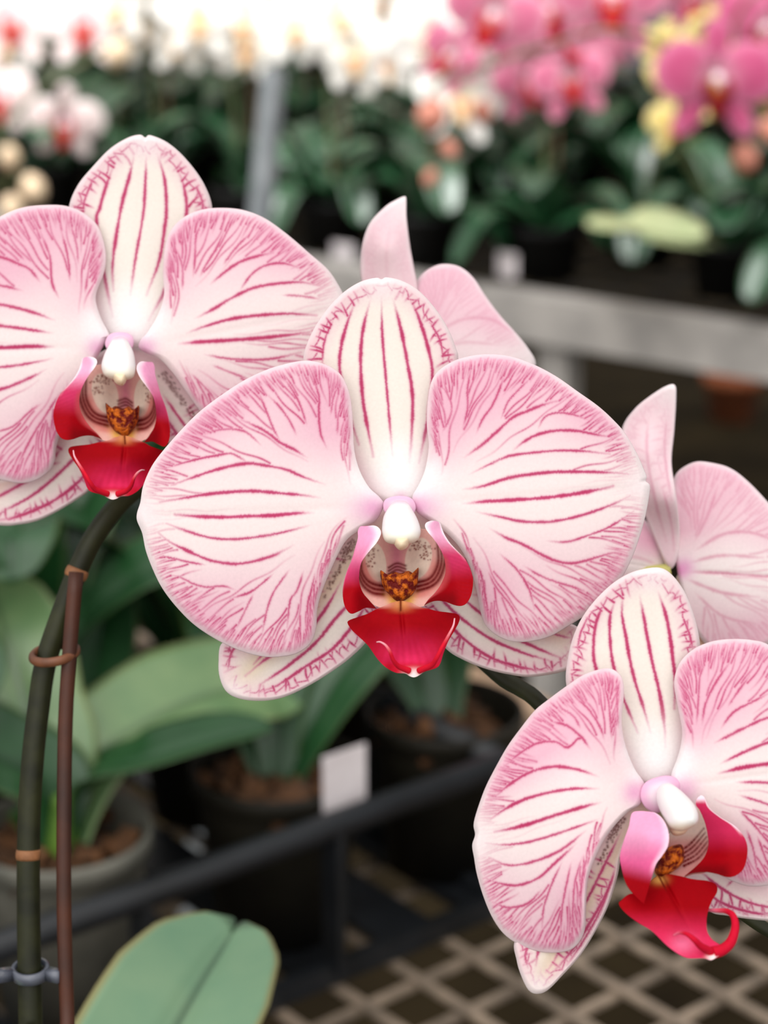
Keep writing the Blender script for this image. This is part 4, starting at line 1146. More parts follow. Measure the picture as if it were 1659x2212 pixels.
# leaves and pot of the orchid
def leaf_mesh(spine, width, up, mat, name='leaf', parent=None, fold=0.18, thick=.0016, ns=46, nw=15, tipnotch=0.0, rel=None, round_=0.5, wtab=None, twist=0.0):
    s = smooth_path(spine, ns)
    tg = np.gradient(s, axis=0)
    tg /= np.linalg.norm(tg, axis=1)[:, None]
    up = np.asarray(up, float)
    u = np.linspace(0, 1, ns)
    tab = wtab or [(0, .34), (.12, .46), (.35, .86), (.6, 1.0), (.8, .93), (.9, .76), (.96, .5), (.985, .32), (1, .06)]
    wd = np.interp(u, [a for a, b in tab], [b for a, b in tab]) * width / 2
    x = np.linspace(-1, 1, nw)
    rows, cols, back = [], [], []
    for i in range(ns):
        upv = up - tg[i] * (up @ tg[i])
        upv /= np.linalg.norm(upv)
        sd = np.cross(tg[i], upv)
        a = twist * u[i]
        sd, upv = sd * math.cos(a) + upv * math.sin(a), upv * math.cos(a) - sd * math.sin(a)
        h = fold * wd[i] * (abs(x) ** 1.3) - 0.12 * wd[i] * np.exp(-(x / .09) ** 2)
        r = s[i] + sd * (wd[i] * x)[:, None] + upv * h[:, None]
        if tipnotch and u[i] > .9:
            r = r - tg[i] * (tipnotch * np.exp(-(x / .25) ** 2) * sstep(.9, 1, u[i]))[:, None]
        rows.append(r)
        back.append(r - upv * (thick * (1 - x ** 4))[:, None])
        cols.append(np.stack([(x + 1) / 2, np.full(nw, u[i]), np.zeros(nw)], 1))
    R, Bk, Cc = np.array(rows), np.array(back), np.array(cols)
    n, m = ns, nw
    idx = np.arange(n * m).reshape(n, m)
    inner = np.full((n, m), -1)
    inner[1:-1, 1:-1] = np.arange((n - 2) * (m - 2)).reshape(n - 2, m - 2) + n * m
    bi = np.where(inner >= 0, inner, idx)
    v = np.concatenate([R.reshape(-1, 3), Bk[1:-1, 1:-1].reshape(-1, 3)])
    c = np.concatenate([Cc.reshape(-1, 3), Cc[1:-1, 1:-1].reshape(-1, 3)])
    q = np.concatenate([np.stack([idx[:-1, :-1], idx[:-1, 1:], idx[1:, 1:], idx[1:, :-1]], -1).reshape(-1, 4), np.stack([bi[:-1, :-1], bi[1:, :-1], bi[1:, 1:], bi[:-1, 1:]], -1).reshape(-1, 4)])
    org = ORG[parent.name] if parent is not None else (rel if rel is not None else np.zeros(3))
    me = np_mesh(name, v - org, q, mat, col=c)
    return link(name, me, parent, None if parent is not None else rel)


def pot_part(parent, cpos, r, h, mat, rim=.004, media=True):
    """a tapered plastic pot with a rolled rim and bark inside"""
    prof = [(0, .001), (r * .70, .001), (r * .72, 0.0), (r * .93, h * .86), (r * .94, h * .88), (r * 1.0, h * .885), (r * 1.01, h * .99), (r * .995, h), (r * .955, h), (r * .945, h * .97), (r * .90, h * .75), (r * .70, .006), (0, .006)]
    MB().lathe(prof, cpos, 48).build('pot', mat, parent)
    if media:
        mb = MB()
        pr = [(0, h * .80)] + [(r * .88 * k / 8, h * .80 + .003 * math.sin(k * 2.1)) for k in range(1, 9)]
        mb.lathe(pr, cpos, 32)
        rr = random.Random(int(1e5 * (cpos[0] + 2 * cpos[1])) & 0xffff)
        for _ in range(46):
            a, d = rr.uniform(0, 2 * PI), r * .8 * math.sqrt(rr.random())
            p = np.array(cpos) + (d * math.cos(a), d * math.sin(a), h * .82 + rr.uniform(0, .006))
            v = np.array([rr.gauss(0, 1), rr.gauss(0, 1), rr.gauss(0, .5)])
            v /= np.linalg.norm(v)
            mb.bar(p - v * .007, p + v * .007, .008, .005, (0.3, .2, 1))
        mb.build('bark_mix', M['bark'], parent, smooth=False)


pot_part(orchid, POT, .045, .085, M['pot_grey'])
root_c = POT + (0, 0, .078)
leaf_mesh([root_c + (0.004, 0.004, 0), P(180, 2700, .50), P(322, 2330, .530), P(420, 2140, .552), P(516, 1990, .585)], .047, (0, -.75, 1), M['leaf_fore'], parent=orchid, fold=.30, tipnotch=.0035,
          wtab=[(0, .3), (.15, .5), (.4, .95), (.6, 1.0), (.8, .93), (.9, .76), (.96, .5), (.985, .34), (1, .1)])
leaf_mesh([root_c + (-.006, 0.0, 0), root_c + (-.05, .0, .06), root_c + (-.11, .0, .085), root_c + (-.17, -.01, .06)], .05, (0, -.3, 1), M['leaf_fore'], parent=orchid, fold=.25)
leaf_mesh([root_c + (.006, -.004, 0), root_c + (.05, -.04, .04), root_c + (.11, -.07, .05), root_c + (.17, -.09, .02)], .05, (0, -.2, 1), M['leaf_fore'], parent=orchid, fold=.25)

# stake, ring, clip
st = [(165, 1236, .4345), (158, 1312, .4345), (148, 1442, .4345), (141, 1573, .4345), (138, 1800, .434), (139, 2000, .434), (146, 2212, .434), (150, 2330, .434)]
stw = [P(*p) for p in st]
end = np.array([stw[-1][0] + .004, stw[-1][1] + .004, POT[2] + .0755])
stw = smooth_path(stw + [(stw[-1] + end) / 2, end], 60)
so = np.array(end)
stk = MB().tube(stw, .00158, 14).build('support_stake', M['stake'], rel=so)
tag(stk, 'thin reddish-brown support stake standing beside the dark orchid stem', 'stake')
# brown ring around stem and stake
ca, cb = path[at_px(95, 1440)], stw[int(np.argmin([abs((p - CAM) @ UP / ((p - CAM) @ FWD) + (1415 - FH / 2) / FPX) for p in stw]))]
cen = P(118, 1412, .4365)
th = np.linspace(0, 2 * PI, 49)[:-1]
ring = [cen + np.array([math.cos(a) * .0047, math.sin(a) * .0047, .0006 * math.cos(a)]) for a in th]
mb = MB()
rr_ = .00085
v, q = [], []
for i, a in enumerate(th):
    rd = np.array([math.cos(a), math.sin(a), 0])
    for j in range(12):
        b = j / 12 * 2 * PI
        v.append(ring[i] + rd * rr_ * math.cos(b) + np.array([0, 0, 1]) * rr_ * 1.25 * math.sin(b))
for i in range(48):
    for j in range(12):
        q.append((i * 12 + j, ((i + 1) % 48) * 12 + j, ((i + 1) % 48) * 12 + (j + 1) % 12, i * 12 + (j + 1) % 12))
o = mb.add(v, q).build('plant_ring', M['ring'], rel=cen)
tag(o, 'small brown ring clip tying the dark stem to its stake', 'ring')
# small grey clip lower on the stem
cl = P(66, 2098, .4363)
clip = empty('stem_clip', cl)
tag(clip, 'small translucent grey clip gripping the stem near the bottom left', 'clip')
mb = MB()
v, q = [], []
for i, a in enumerate(np.linspace(.45 * PI, 2.55 * PI, 40)):
    rd = np.array([math.cos(a), math.sin(a), 0])
    for dr, dz in ((.0032, -.0012), (.0040, -.0012), (.0040, .0012), (.0032, .0012)):
        v.append(cl + rd * dr + np.array([0, 0, dz]))
for i in range(39):
    for j in range(4):
        k = (j + 1) % 4
        q.append((i * 4 + j, (i + 1) * 4 + j, (i + 1) * 4 + k, i * 4 + k))
mb.add(v, q).build('band', M['clear'], clip)
for sx in (-1, 1):
    MB().bar(cl + (sx * .0038, -.001, 0), cl + (sx * .0068, -.003, .0006), .0022, .0024).build('grip', M['clear'], clip)

# ================================================================== THE BENCH IN FRONT
floor = MB().bar((-6, 4, -.05), (6, 4, -.05), 12, .1).build('floor', M['floor'])
floor['kind'] = 'structure'
# roof frame of the glasshouse, high above the benches
mb = MB()
for x_ in (-3.0, 3.0):
    mb.bar((x_, -1.5, 3.4), (x_, 7.5, 3.4), .05, .08)
for y_ in (-1.5, 3.0, 7.5):
    mb.bar((-3.0, y_, 3.4), (3.0, y_, 3.4), .05, .08)
roof = mb.build('trim_1', M['rail'], smooth=False)
roof['kind'] = 'structure'

BA = np.array([.77, .64, 0.0])
BA /= np.linalg.norm(BA)
BB = np.array([BA[1], -BA[0], 0.0])
O = on_level(1072, 1518, BENCH)
bench = empty('mesh_bench', O + np.array([0, 0, -BENCH]))
tag(bench, 'wire-mesh greenhouse bench carrying the pots in front, tan edge rail', 'bench')


def bp(s, t, h=0.0):
    return O + BA * s + BB * t + np.array([0, 0, h])


S0, S1, T0, T1 = -1.15, 0.0, -.95, 1.0
mb = MB()
pitch_ = .0318
s = S0
while s < S1:
    mb.bar(bp(s, T0, -.0022), bp(s, T1, -.0022), .0052, .0024)
    s += pitch_
t = T0
while t < T1:
    mb.bar(bp(S0, t, -.0046), bp(S1, t, -.0046), .0052, .0024)
    t += pitch_
mb.build('wire_mesh', M['wire'], bench, smooth=False)
bevel(MB().bar(bp(.011, T0 - .02, -.012), bp(.011, T1 + .02, -.012), .024, .030).build('edge_rail', M['tan'], bench, smooth=False))
bevel(MB().bar(bp(S0 - .02, T0 - .02, -.016), bp(S0 - .02, T1 + .02, -.016), .03, .034).build('edge_rail', M['tan'], bench, smooth=False))
for t in (T0 - .02, T1 + .02):
    bevel(MB().bar(bp(S0, t, -.02), bp(S1, t, -.02), .03, .034).build('end_rail', M['rail'], bench, smooth=False))
for s_, t_ in ((-.03, T0 + .1), (-.03, T1 - .1), (S0 + .03, T0 + .1), (S0 + .03, T1 - .1)):
    bevel(MB().bar(bp(s_, t_, -.02), bp(s_, t_, -BENCH), .035, .035, (1, 0, 0)).build('leg', M['rail'], bench, smooth=False))

# ---- black carrier tray
RIMH = .078
f0, f1 = on_level(-60, 2066, BENCH + RIMH), on_level(1050, 1662, BENCH + RIMH)
f0[2] = f1[2] = BENCH
fd = (f1 - f0) / np.linalg.norm(f1 - f0)
fn = np.array([-fd[1], fd[0], 0.0])          # away from the camera
f0 = f0 - fd * .12
TL, TW = np.linalg.norm(f1 - f0) + .01, .37
tray = empty('carrier_tray', f0)
tag(tray, 'black slatted carrier tray holding the near row of pots', 'tray')


def tp(s, t, h):
    return f0 + fd * s + fn * t + np.array([0, 0, h])


mb = MB()
cor = [tp(0, 0, RIMH), tp(TL, 0, RIMH), tp(TL, TW, RIMH), tp(0, TW, RIMH)]
for i in range(4):
    mb.tube([cor[i], (cor[i] + cor[(i + 1) % 4]) / 2, cor[(i + 1) % 4]], .0062, 14)
mb.build('rim', M['crate'], tray)
mb = MB()
for i in range(4):
    a, b = cor[i] - (0, 0, RIMH - .006), cor[(i + 1) % 4] - (0, 0, RIMH - .006)
    mb.bar(a, b, .006, .010)
    L = np.linalg.norm(b - a)
    k = int(L / .085)
    for j in range(k + 1):
        p = a + (b - a) * j / k
        mb.bar(p, p + (0, 0, RIMH - .006), .012, .004, fn if i % 2 else fd)
mb.build('side_slats', M['crate'], tray, smooth=False)
mb = MB()
k = int(TL / .045)
for j in range(k + 1):
    mb.bar(tp(TL * j / k, 0, .003), tp(TL * j / k, TW, .003), .030, .004)
mb.build('base_slats', M['crate'], tray, smooth=False)
TRAY_H = BENCH + .0055

# ---- potted orchids in the tray
PA = on_level(128, 1790, BENCH + .0895)
PA[2] = TRAY_H
print('pot offset behind tray front', float((PA - f0) @ fn), float((PA - CAM) @ FWD))


def near_plant(pos, r, h, mat, label, leaves, up=None, base=False, pale=(), mat_leaf='leaf', cat='potted plant', group=None):
    e = empty('potted_orchid', pos)
    tag(e, label, cat, group)
    pot_part(e, pos, r, h, M[mat])
    c = pos + np.array([0, 0, h * .82])
    for i_, (sp_, w_, up_) in enumerate(leaves):
        leaf_mesh([c] + sp_, w_, up_, M['leaf_painted_sheen' if i_ in pale else mat_leaf], parent=e)  # leaves listed in pale carry the sky sheen in their colour
    if base:
        MB().tube(smooth_path([c + (0, 0, -.004), c + (.001, 0, .012), c + (.002, .001, .03)], 10), np.linspace(.008, .004, 10), 10).build('leaf_base', M['bract'], e)
    return e


zA = float((PA - CAM) @ FWD)
near_plant(PA, .0385, .084, 'pot_grey', 'grey pot of broad green leaves in the tray behind the dark stem',
           [([P(190, 1650, .868), P(300, 1560, .885), P(430, 1500, .905), P(560, 1475, .925), P(660, 1490, .935)], .058, (-.25, -.75, 1)),
            ([P(180, 1690, .855), P(300, 1645, .850), P(440, 1600, .855), P(590, 1568, .862)], .050, (-.1, .1, 1)),
            ([P(105, 1640, .862), P(55, 1520, .868), P(15, 1380, .880), P(-25, 1235, .90)], .052, (.35, -1, .25)),
            ([P(90, 1690, .85), P(0, 1630, .84), P(-90, 1600, .83), P(-180, 1620, .82)], .05, (0, -.4, 1)),
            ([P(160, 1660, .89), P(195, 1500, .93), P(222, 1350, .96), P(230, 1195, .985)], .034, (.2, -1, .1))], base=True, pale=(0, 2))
PB = PA + fd * .112
near_plant(PB, .0395, .080, 'pot_dark', 'dark pot with a white tag on its rim, under the middle flower',
           [([PB + (.03, .02, .12), PB + (.075, .045, .15), PB + (.125, .07, .14)], .05, (0, -.3, 1)),
            ([PB + (-.02, .04, .12), PB + (-.03, .09, .16), PB + (-.03, .14, .16)], .05, (0, -.5, 1)),
            ([PB + (.0, .03, .13), PB + (.02, .07, .17), PB + (.05, .11, .19)], .045, (0, -.5, 1))])
PC = PB + fd * .098
near_plant(PC, .038, .080, 'pot_dark', 'dark pot of bark beyond the white-tagged pot, below the red lip',
           [([PC + (-.03, .03, .12), PC + (-.07, .05, .15), PC + (-.11, .06, .145)], .05, (0, -.3, 1)),
            ([PC + (.0, .04, .12), PC + (.0, .09, .15), PC + (.01, .13, .145)], .045, (0, -.4, 1))])
rowlab = ['pot of dark leaves in the back of the tray, left of the dark stem', 'pot of leaves in the back of the tray, just right of the dark stem',
          'pot of leaves in the back of the tray, behind the white-tagged pot', 'pot of leaves at the far corner of the tray, behind the middle flower']
for k in range(4):
    p = PA + fn * .118 + fd * (-.06 + .105 * k)
    rr = random.Random(40 + k)
    lv = []
    for m_ in range(6):
        a = m_ / 6 * 2 * PI + rr.uniform(-.4, .4)
        d = np.array([math.cos(a), math.sin(a) * .8, 0])
        hgt = rr.uniform(.10, .17)
        L_ = rr.uniform(.10, .15)
        lv.append(([p + d * L_ * .35 + (0, 0, .07 + hgt * .55), p + d * L_ * .75 + (0, 0, .07 + hgt * .8), p + d * L_ + (0, 0, .07 + hgt * .7)], rr.uniform(.042, .055), (-d[0] * .3, -d[1] * .3 - .25, 1)))
    near_plant(p, .038, .080, 'pot_dark', rowlab[k], lv)
for k in range(2):
    p = PA + fn * .228 + fd * (-.02 + .11 * k)
    rr = random.Random(60 + k)
    lv = []
    for m_ in range(6):
        a = m_ / 6 * 2 * PI + rr.uniform(-.4, .4)
        d = np.array([math.cos(a), math.sin(a) * .8, 0])
        hgt = rr.uniform(.10, .17)
        L_ = rr.uniform(.10, .15)
        lv.append(([p + d * L_ * .35 + (0, 0, .07 + hgt * .55), p + d * L_ * .75 + (0, 0, .07 + hgt * .8), p + d * L_ + (0, 0, .07 + hgt * .7)], rr.uniform(.042, .055), (-d[0] * .3, -d[1] * .3 - .25, 1)))
    near_plant(p, .038, .080, 'pot_dark', ['pot of green leaves in the rearmost tray row, behind the upper left flower', 'pot of green leaves in the rearmost tray row, behind the middle flower',
                                           'pot of green leaves at the right end of the rearmost tray row'][k], lv)
tg_ = P(744, 1684, .892)
tagE = empty('plant_tag', tg_ - np.array([0, 0, .012]))
tag(tagE, 'blank white square plant tag on the rim of a dark pot', 'tag')
bevel(MB().bar(tg_ - fd * .0118, tg_ + fd * .0118, .0008, .028).build('card', M['tagw'], tagE, smooth=False), .0002)
MB().bar(tg_ + (0, 0, -.011), tg_ + (0, 0, -.016), .004, .0006, fn).build('spike', M['tagw'], tagE, smooth=False)

# ================================================================== THE FAR BENCH
r0, r1 = on_level(1060, 626, BENCH), on_level(1659, 717, BENCH)
FU = (r1 - r0) / np.linalg.norm(r1 - r0)
FV = np.array([-FU[1], FU[0], 0.0])
R0 = r0.copy()


def fp(u, v, h=0.0):
    return R0 + FU * u + FV * v + np.array([0, 0, h])


fb = empty('plant_bench', fp(0, .8, -BENCH))
tag(fb, 'galvanised bench along the back carrying the white and pink orchids', 'bench')
U0, U1, VD = -2.6, 1.0, 1.75
bevel(MB().bar(fp(U0, 0.002, -.026), fp(U1, 0.002, -.026), .004, .052).build('front_rail', M['rail'], fb, smooth=False), .001)
bevel(MB().bar(fp(U0, .018, -.002), fp(U1, .018, -.002), .034, .004).build('rail_flange', M['rail'], fb, smooth=False), .001)
mb = MB()
v_ = .04
while v_ < VD:
    mb.bar(fp(U0, v_, -.004), fp(U1, v_, -.004), .006, .003)
    v_ += .045
u_ = U0
while u_ < U1:
    mb.bar(fp(u_, .02, -.0072), fp(u_, VD, -.0072), .006, .003)
    u_ += .045
mb.build('wire_mesh', M['wire_dark'], fb, smooth=False)
lg = on_level(1272, 800, BENCH - .10)
ul = float((lg - R0) @ FU)
for u_ in (ul, ul - 1.25, ul - 2.5, ul + .72):
    for v_ in (.03, VD - .1):
        bevel(MB().bar(fp(u_, v_, -.012), fp(u_, v_, -BENCH), .036, .036, FU).build('leg', M['rail'], fb, smooth=False), .002)

# upright among the white orchids
pu = on_level(566, 520, BENCH + .05)
MBp = MB()
top = P(593, 150, float((pu - CAM) @ FWD) + .02)
bot = P(562, 470, float((pu - CAM) @ FWD))
dirp = (top - bot)
foot = bot - dirp * ((bot[2]) / dirp[2])
post = MBp.bar(foot, top, .020, .020, FV).build('metal_upright', M['post'], rel=foot, smooth=False)
bevel(post, .002)
tag(post, 'slim grey metal upright leaning slightly among the white orchids', 'post')

# ---- far flowers: local unit meshes facing -Y
def unit_flower(pal, n=15, variants=0):
    base, edge, cen = pal
    V, Q, CC, off = [], [], [], 0
    rs = np.random.default_rng(variants)

    def tep(cx, cz, rx, rz, rot, y0, cup, bx=0, bz=0, sep=False):
        nonlocal off
        th = np.linspace(0, 2 * PI, 120, endpoint=False)
        ex = np.cos(th) * rx
        ez = np.sin(th) * rz
        if sep:
            ex = ex * (0.72 - 0.28 * np.sin(th) * -1)
        o = np.stack([cx + ex * math.cos(rot) - ez * math.sin(rot), cz + ex * math.sin(rot) + ez * math.cos(rot)], 1)
        X, Z, r = disk_grid(o, (cx, cz), n)
        Y = y0 - cup * (1 - r ** 2) + .015 * np.sin(9 * X + rs.uniform(0, 6)) * r
        db = np.sqrt((X - bx) ** 2 + (Z - bz) ** 2)
        Y = Y + .10 * np.exp(-(db / .12) ** 2)
        t = sstep(.55, 1.0, r)
        c = mixc(np.broadcast_to(base, X.shape + (3,)), edge, t)
        c = mixc(c, cen, np.exp(-(db / .13) ** 2))
        idx = np.arange(n * n).reshape(n, n) + off
        V.append(np.stack([X, Y, Z], -1).reshape(-1, 3))
        V.append(np.stack([X, Y + .014 * (1 - r ** 4), Z], -1).reshape(-1, 3))
        CC.append(c.reshape(-1, 3))
        CC.append(c.reshape(-1, 3))
        b = idx + n * n
        Q.append(np.stack([idx[:-1, :-1], idx[1:, :-1], idx[1:, 1:], idx[:-1, 1:]], -1).reshape(-1, 4))
        Q.append(np.stack([b[:-1, :-1], b[:-1, 1:], b[1:, 1:], b[1:, :-1]], -1).reshape(-1, 4))
        off += 2 * n * n
    tep(0, .26, .15, .23, 0, .05, .03, sep=True)
    tep(-.17, -.25, .13, .24, 2.55, .05, .03, sep=True)
    tep(.17, -.25, .13, .24, -2.55, .05, .03, sep=True)
    tep(-.26, .05, .25, .25, 0, 0, .05)
    tep(.26, .05, .25, .25, 0, 0, .05)
    return np_mesh('flower', np.concatenate(V), np.concatenate(Q), M['far_petal'], col=np.concatenate(CC))


def unit_lip(c_lobe, c_mid, c_cal, n=11):
    V, Q, CC, off = [], [], [], 0

    def blob(cx, cy, cz, rx, ry, rz, col):
        nonlocal off
        a, b = np.meshgrid(np.linspace(0, 2 * PI, n + 4), np.linspace(-PI / 2, PI / 2, n), indexing='ij')
        v = np.stack([cx + rx * np.cos(a) * np.cos(b), cy + ry * np.sin(a) * np.cos(b), cz + rz * np.sin(b)], -1)
        k, m = a.shape
        idx = np.arange(k * m).reshape(k, m) + off
        V.append(v.reshape(-1, 3))
        CC.append(np.broadcast_to(col, (k * m, 3)))
        Q.append(np.stack([idx[:-1, :-1], idx[1:, :-1], idx[1:, 1:], idx[:-1, 1:]], -1).reshape(-1, 4))
        off += k * m
    blob(-.085, -.07, -.10, .045, .05, .085, c_lobe)
    blob(.085, -.07, -.10, .045, .05, .085, c_lobe)
    blob(0, -.09, -.22, .085, .035, .10, c_mid)
    blob(0, -.12, -.30, .03, .03, .05, c_mid)
    blob(0, -.11, -.13, .045, .03, .045, c_cal)
    return np_mesh('lip', np.concatenate(V), np.concatenate(Q), M['far_petal'], col=np.concatenate(CC))


def unit_column():
    mb = MB()
    mb.tube([(0, .02, .02), (0, -.05, .0), (0, -.10, -.03), (0, -.12, -.05)], [.03, .036, .04, .018], 12)
    v, q, t = np.concatenate(mb.v), np.concatenate(mb.q), np.concatenate(mb.t)
    return np_mesh('column', v, q, M['far_petal'], col=np.broadcast_to(lin(252, 236, 240), v.shape), tris=t)


PAL = {'white': (lin(253, 250, 244), lin(255, 253, 250), lin(252, 248, 226)), 'blush': (lin(252, 234, 232), lin(255, 246, 244), lin(248, 206, 214)),
       'pink': (lin(192, 82, 124), lin(210, 120, 154), lin(242, 192, 208)), 'rose': (lin(208, 112, 144), lin(228, 158, 180), lin(246, 214, 222)), 'yellow': (lin(222, 202, 124), lin(232, 216, 160), lin(222, 196, 110))}
LIP = {'white': (lin(250, 224, 184), lin(246, 212, 168), lin(226, 122, 50)), 'blush': (lin(206, 30, 52), lin(190, 16, 36), lin(224, 112, 40)), 'pink': (lin(136, 10, 22), lin(120, 8, 16), lin(170, 74, 22)),
       'rose': (lin(200, 24, 50), lin(196, 26, 44), lin(200, 90, 40)), 'yellow': (lin(214, 90, 50), lin(200, 70, 40), lin(230, 150, 60))}
FM = {k: [unit_flower(PAL[k], 15, s) for s in range(2)] for k in PAL}
FMH = {k: unit_flower(PAL[k], 34, 5) for k in ('pink', 'rose', 'blush', 'white')}
LM = {k: unit_lip(*LIP[k]) for k in LIP}
CM = unit_column()


def bud_mesh(mat):
    mb = MB().lathe([(0.0001, -.5), (.2, -.42), (.36, -.15), (.38, .08), (.26, .34), (.1, .47), (0.0001, .5)], (0, 0, 0), 16)
    return np_mesh('bud', np.concatenate(mb.v), np.concatenate(mb.q), mat)


BM = {'cream': bud_mesh(M['bud_cream']), 'coral': bud_mesh(M['bud']), 'green': bud_mesh(M['bud_green'])}


def proto_leaf(k):
    L = .15
    hh = (.095, .05, .12)[k]
    o = leaf_mesh([(0, 0, 0), (0, -.25 * L, hh * .7), (0, -.6 * L, hh), (0, -L, hh * (.55, .2, .9)[k])], .056, (0, 0, 1), M['leaf_far'], ns=22, nw=9)
    me = o.data
    bpy.data.objects.remove(o)
    return me


LEAF = [proto_leaf(k) for k in range(3)]
mbp = MB().lathe([(0.0001, .0), (.034, 0), (.042, .05), (.045, .051), (.045, .06), (.042, .06), (.041, .048), (0.0001, .046)], (0, 0, 0), 28)
POTM = np_mesh('pot', np.concatenate(mbp.v), np.concatenate(mbp.q), [M['pot_black']])


def cp(name, me, parent, loc, rot=(0, 0, 0), sc_=1.0):
    o = bpy.data.objects.new(name, me)
    C.objects.link(o)
    o.parent = parent
    o.location = loc
    o.rotation_euler = rot
    o.scale = (sc_,) * 3 if np.isscalar(sc_) else sc_
    return o


def far_orchid(pos, pal, label, group, spike, flowers, buds, budk='coral', nl=7, seed=0, stake=True, detail=False, name='potted_orchid', leaf_s=1.0, thick=1.0):
    """flowers: (world point, width, yaw, pitch, roll); buds: (world point, length)"""
    e = empty(name, pos)
    tag(e, label, 'potted plant', group)
    rr = random.Random(seed)
    cp('pot', POTM, e, (0, 0, 0))
    for k in range(nl):
        a = k / nl * 2 * PI + rr.uniform(-.4, .4)
        s_ = leaf_s * rr.uniform(.8, 1.1)
        cp('leaf', LEAF[rr.randrange(3)], e, (0, 0, .048), (rr.uniform(-.15, .35), 0, a), (s_, s_, s_ * rr.uniform(.8, 1.3)))
    if spike is not None:
        MB().tube(smooth_path(spike, 40), np.linspace(.0030, .0016, 40) * thick, 8).build('flower_spike', M['far_stem'], e)
    for (p, w, ya, pi_, ro) in flowers:
        me = FMH[pal] if detail else FM[pal][rr.randrange(2)]
        f = cp('flower', me, e, p - ORG[e.name], (pi_, ro, ya), w)
        cp('lip', LM[pal], f, (0, 0, 0))
        if detail:
            cp('column', CM, f, (0, 0, 0))
    for p, L in buds:
        cp('bud', BM[budk], e, p - ORG[e.name], (rr.uniform(-.5, .5), rr.uniform(-.5, .5), 0), L)
    if stake:
        MB().tube([np.array(pos) + (.012, .004, .06), np.array(pos) + (.012, .004, .15), np.array(pos) + (.011, .004, .24)], .0021, 7).build('stake', M['far_stake'], e)
    return e


def auto(pos, pal, label, group, seed, leaf_s=1.0, h=.26, nf=7, fw=.08, lean=None, buds=2, budk='green', detail=False):
    rr = random.Random(seed)
    pos = np.asarray(pos, float)
    az = rr.uniform(0, 2 * PI) if lean is None else lean
    d = np.array([math.cos(az), math.sin(az), 0])
    top = pos + np.array([0, 0, .05])
    sp_ = [top, top + d * .015 + (0, 0, h * .45), top + d * .03 + (0, 0, h * .8), top + d * .07 + (0, 0, h), top + d * .13 + (0, 0, h * 1.0), top + d * .19 + (0, 0, h * .88)]
    pth = smooth_path(sp_, 60)
    fl = []
    for k in range(nf):
        i = int(24 + 30 * k / max(1, nf - 1))
        sd = 1 if k % 2 else -1
        q = pth[i] + np.array([-d[1] * sd * .03 + rr.uniform(-.012, .012), -.028 + rr.uniform(-.015, .01), rr.uniform(-.035, .015)])
        fl.append((q, fw * rr.uniform(.88, 1.12), rr.uniform(-.5, .5), rr.uniform(-.35, .1), rr.uniform(-.3, .3)))
    bd = [(pth[-1 - 3 * k] + np.array([0, -.006, -.012 - .004 * k]), .022 - .003 * k) for k in range(buds)]
    return far_orchid(pos, pal, label, group, sp_, fl, bd, budk, seed=seed, detail=detail, leaf_s=leaf_s)


def flower_at(px, py, z, w, ya=0.0, pi_=-.25, ro=0.0):
    return (P(px, py, z), w, ya, pi_, ro)


# key orchids with their own places
TW_ = 'white-flowered potted orchid massed with its like on the far bench'
# pink pair at the top right
kp = fp(.33, .10)
z_ = float((kp - CAM) @ FWD)
far_orchid(kp, 'pink', 'deep pink orchid at the top right with one open-faced bloom over the bench edge', None,
           [kp + (0, 0, .07), kp + (.02, -.02, .16), P(1760, 60, 2.02), P(1680, -30, 1.98), P(1590, 40, 1.99), P(1600, 220, 2.0), P(1625, 330, 2.0)],
           [flower_at(1548, 168, 1.94, .118, .05, -.2, .03), flower_at(1660, 60, 2.02, .11, -.5, -.2, .2), flower_at(1760, 150, 1.98, .11, -.2, -.2, 0)],
           [(P(1610, 342, 1.99), .034), (P(1662, 285, 2.01), .03)], seed=3, detail=True, leaf_s=.75)
kp = fp(.22, .13)
er_ = far_orchid(kp, 'rose', 'rose pink orchid whose arching spike crosses the top right from right to left', None,
           [kp + (0, 0, .07), P(1475, 330, 2.10), P(1466, 150, 2.02), P(1420, 92, 1.98), P(1310, 64, 1.95), P(1180, 100, 1.97), P(1040, 145, 1.98), P(950, 178, 2.0), P(905, 245, 2.03)],
           [flower_at(1318, -12, 2.0, .118, .1, -.2, 0), flower_at(1068, 30, 2.0, .105, -.3, -.1, .3), flower_at(1175, 20, 2.06, .10, .4, -.2, -.2), flower_at(975, 118, 2.02, .075, -.7, -.2, .5)],
           [(P(932, 250, 2.03), .04), (P(970, 322, 2.05), .022), (P(1042, 242, 2.06), .028), (P(930, 384, 2.08), .02)], seed=8, detail=True, leaf_s=.8, thick=1.35)
leaf_mesh([kp + (0, 0, .05), P(1330, 490, 2.10), P(1400, 478, 2.05), P(1525, 512, 2.0)], .062, (0, -.35, 1), M['leaf_painted_glint'], parent=er_, fold=.1, ns=24, nw=9)  # bright highlight of this leaf is painted as its colour
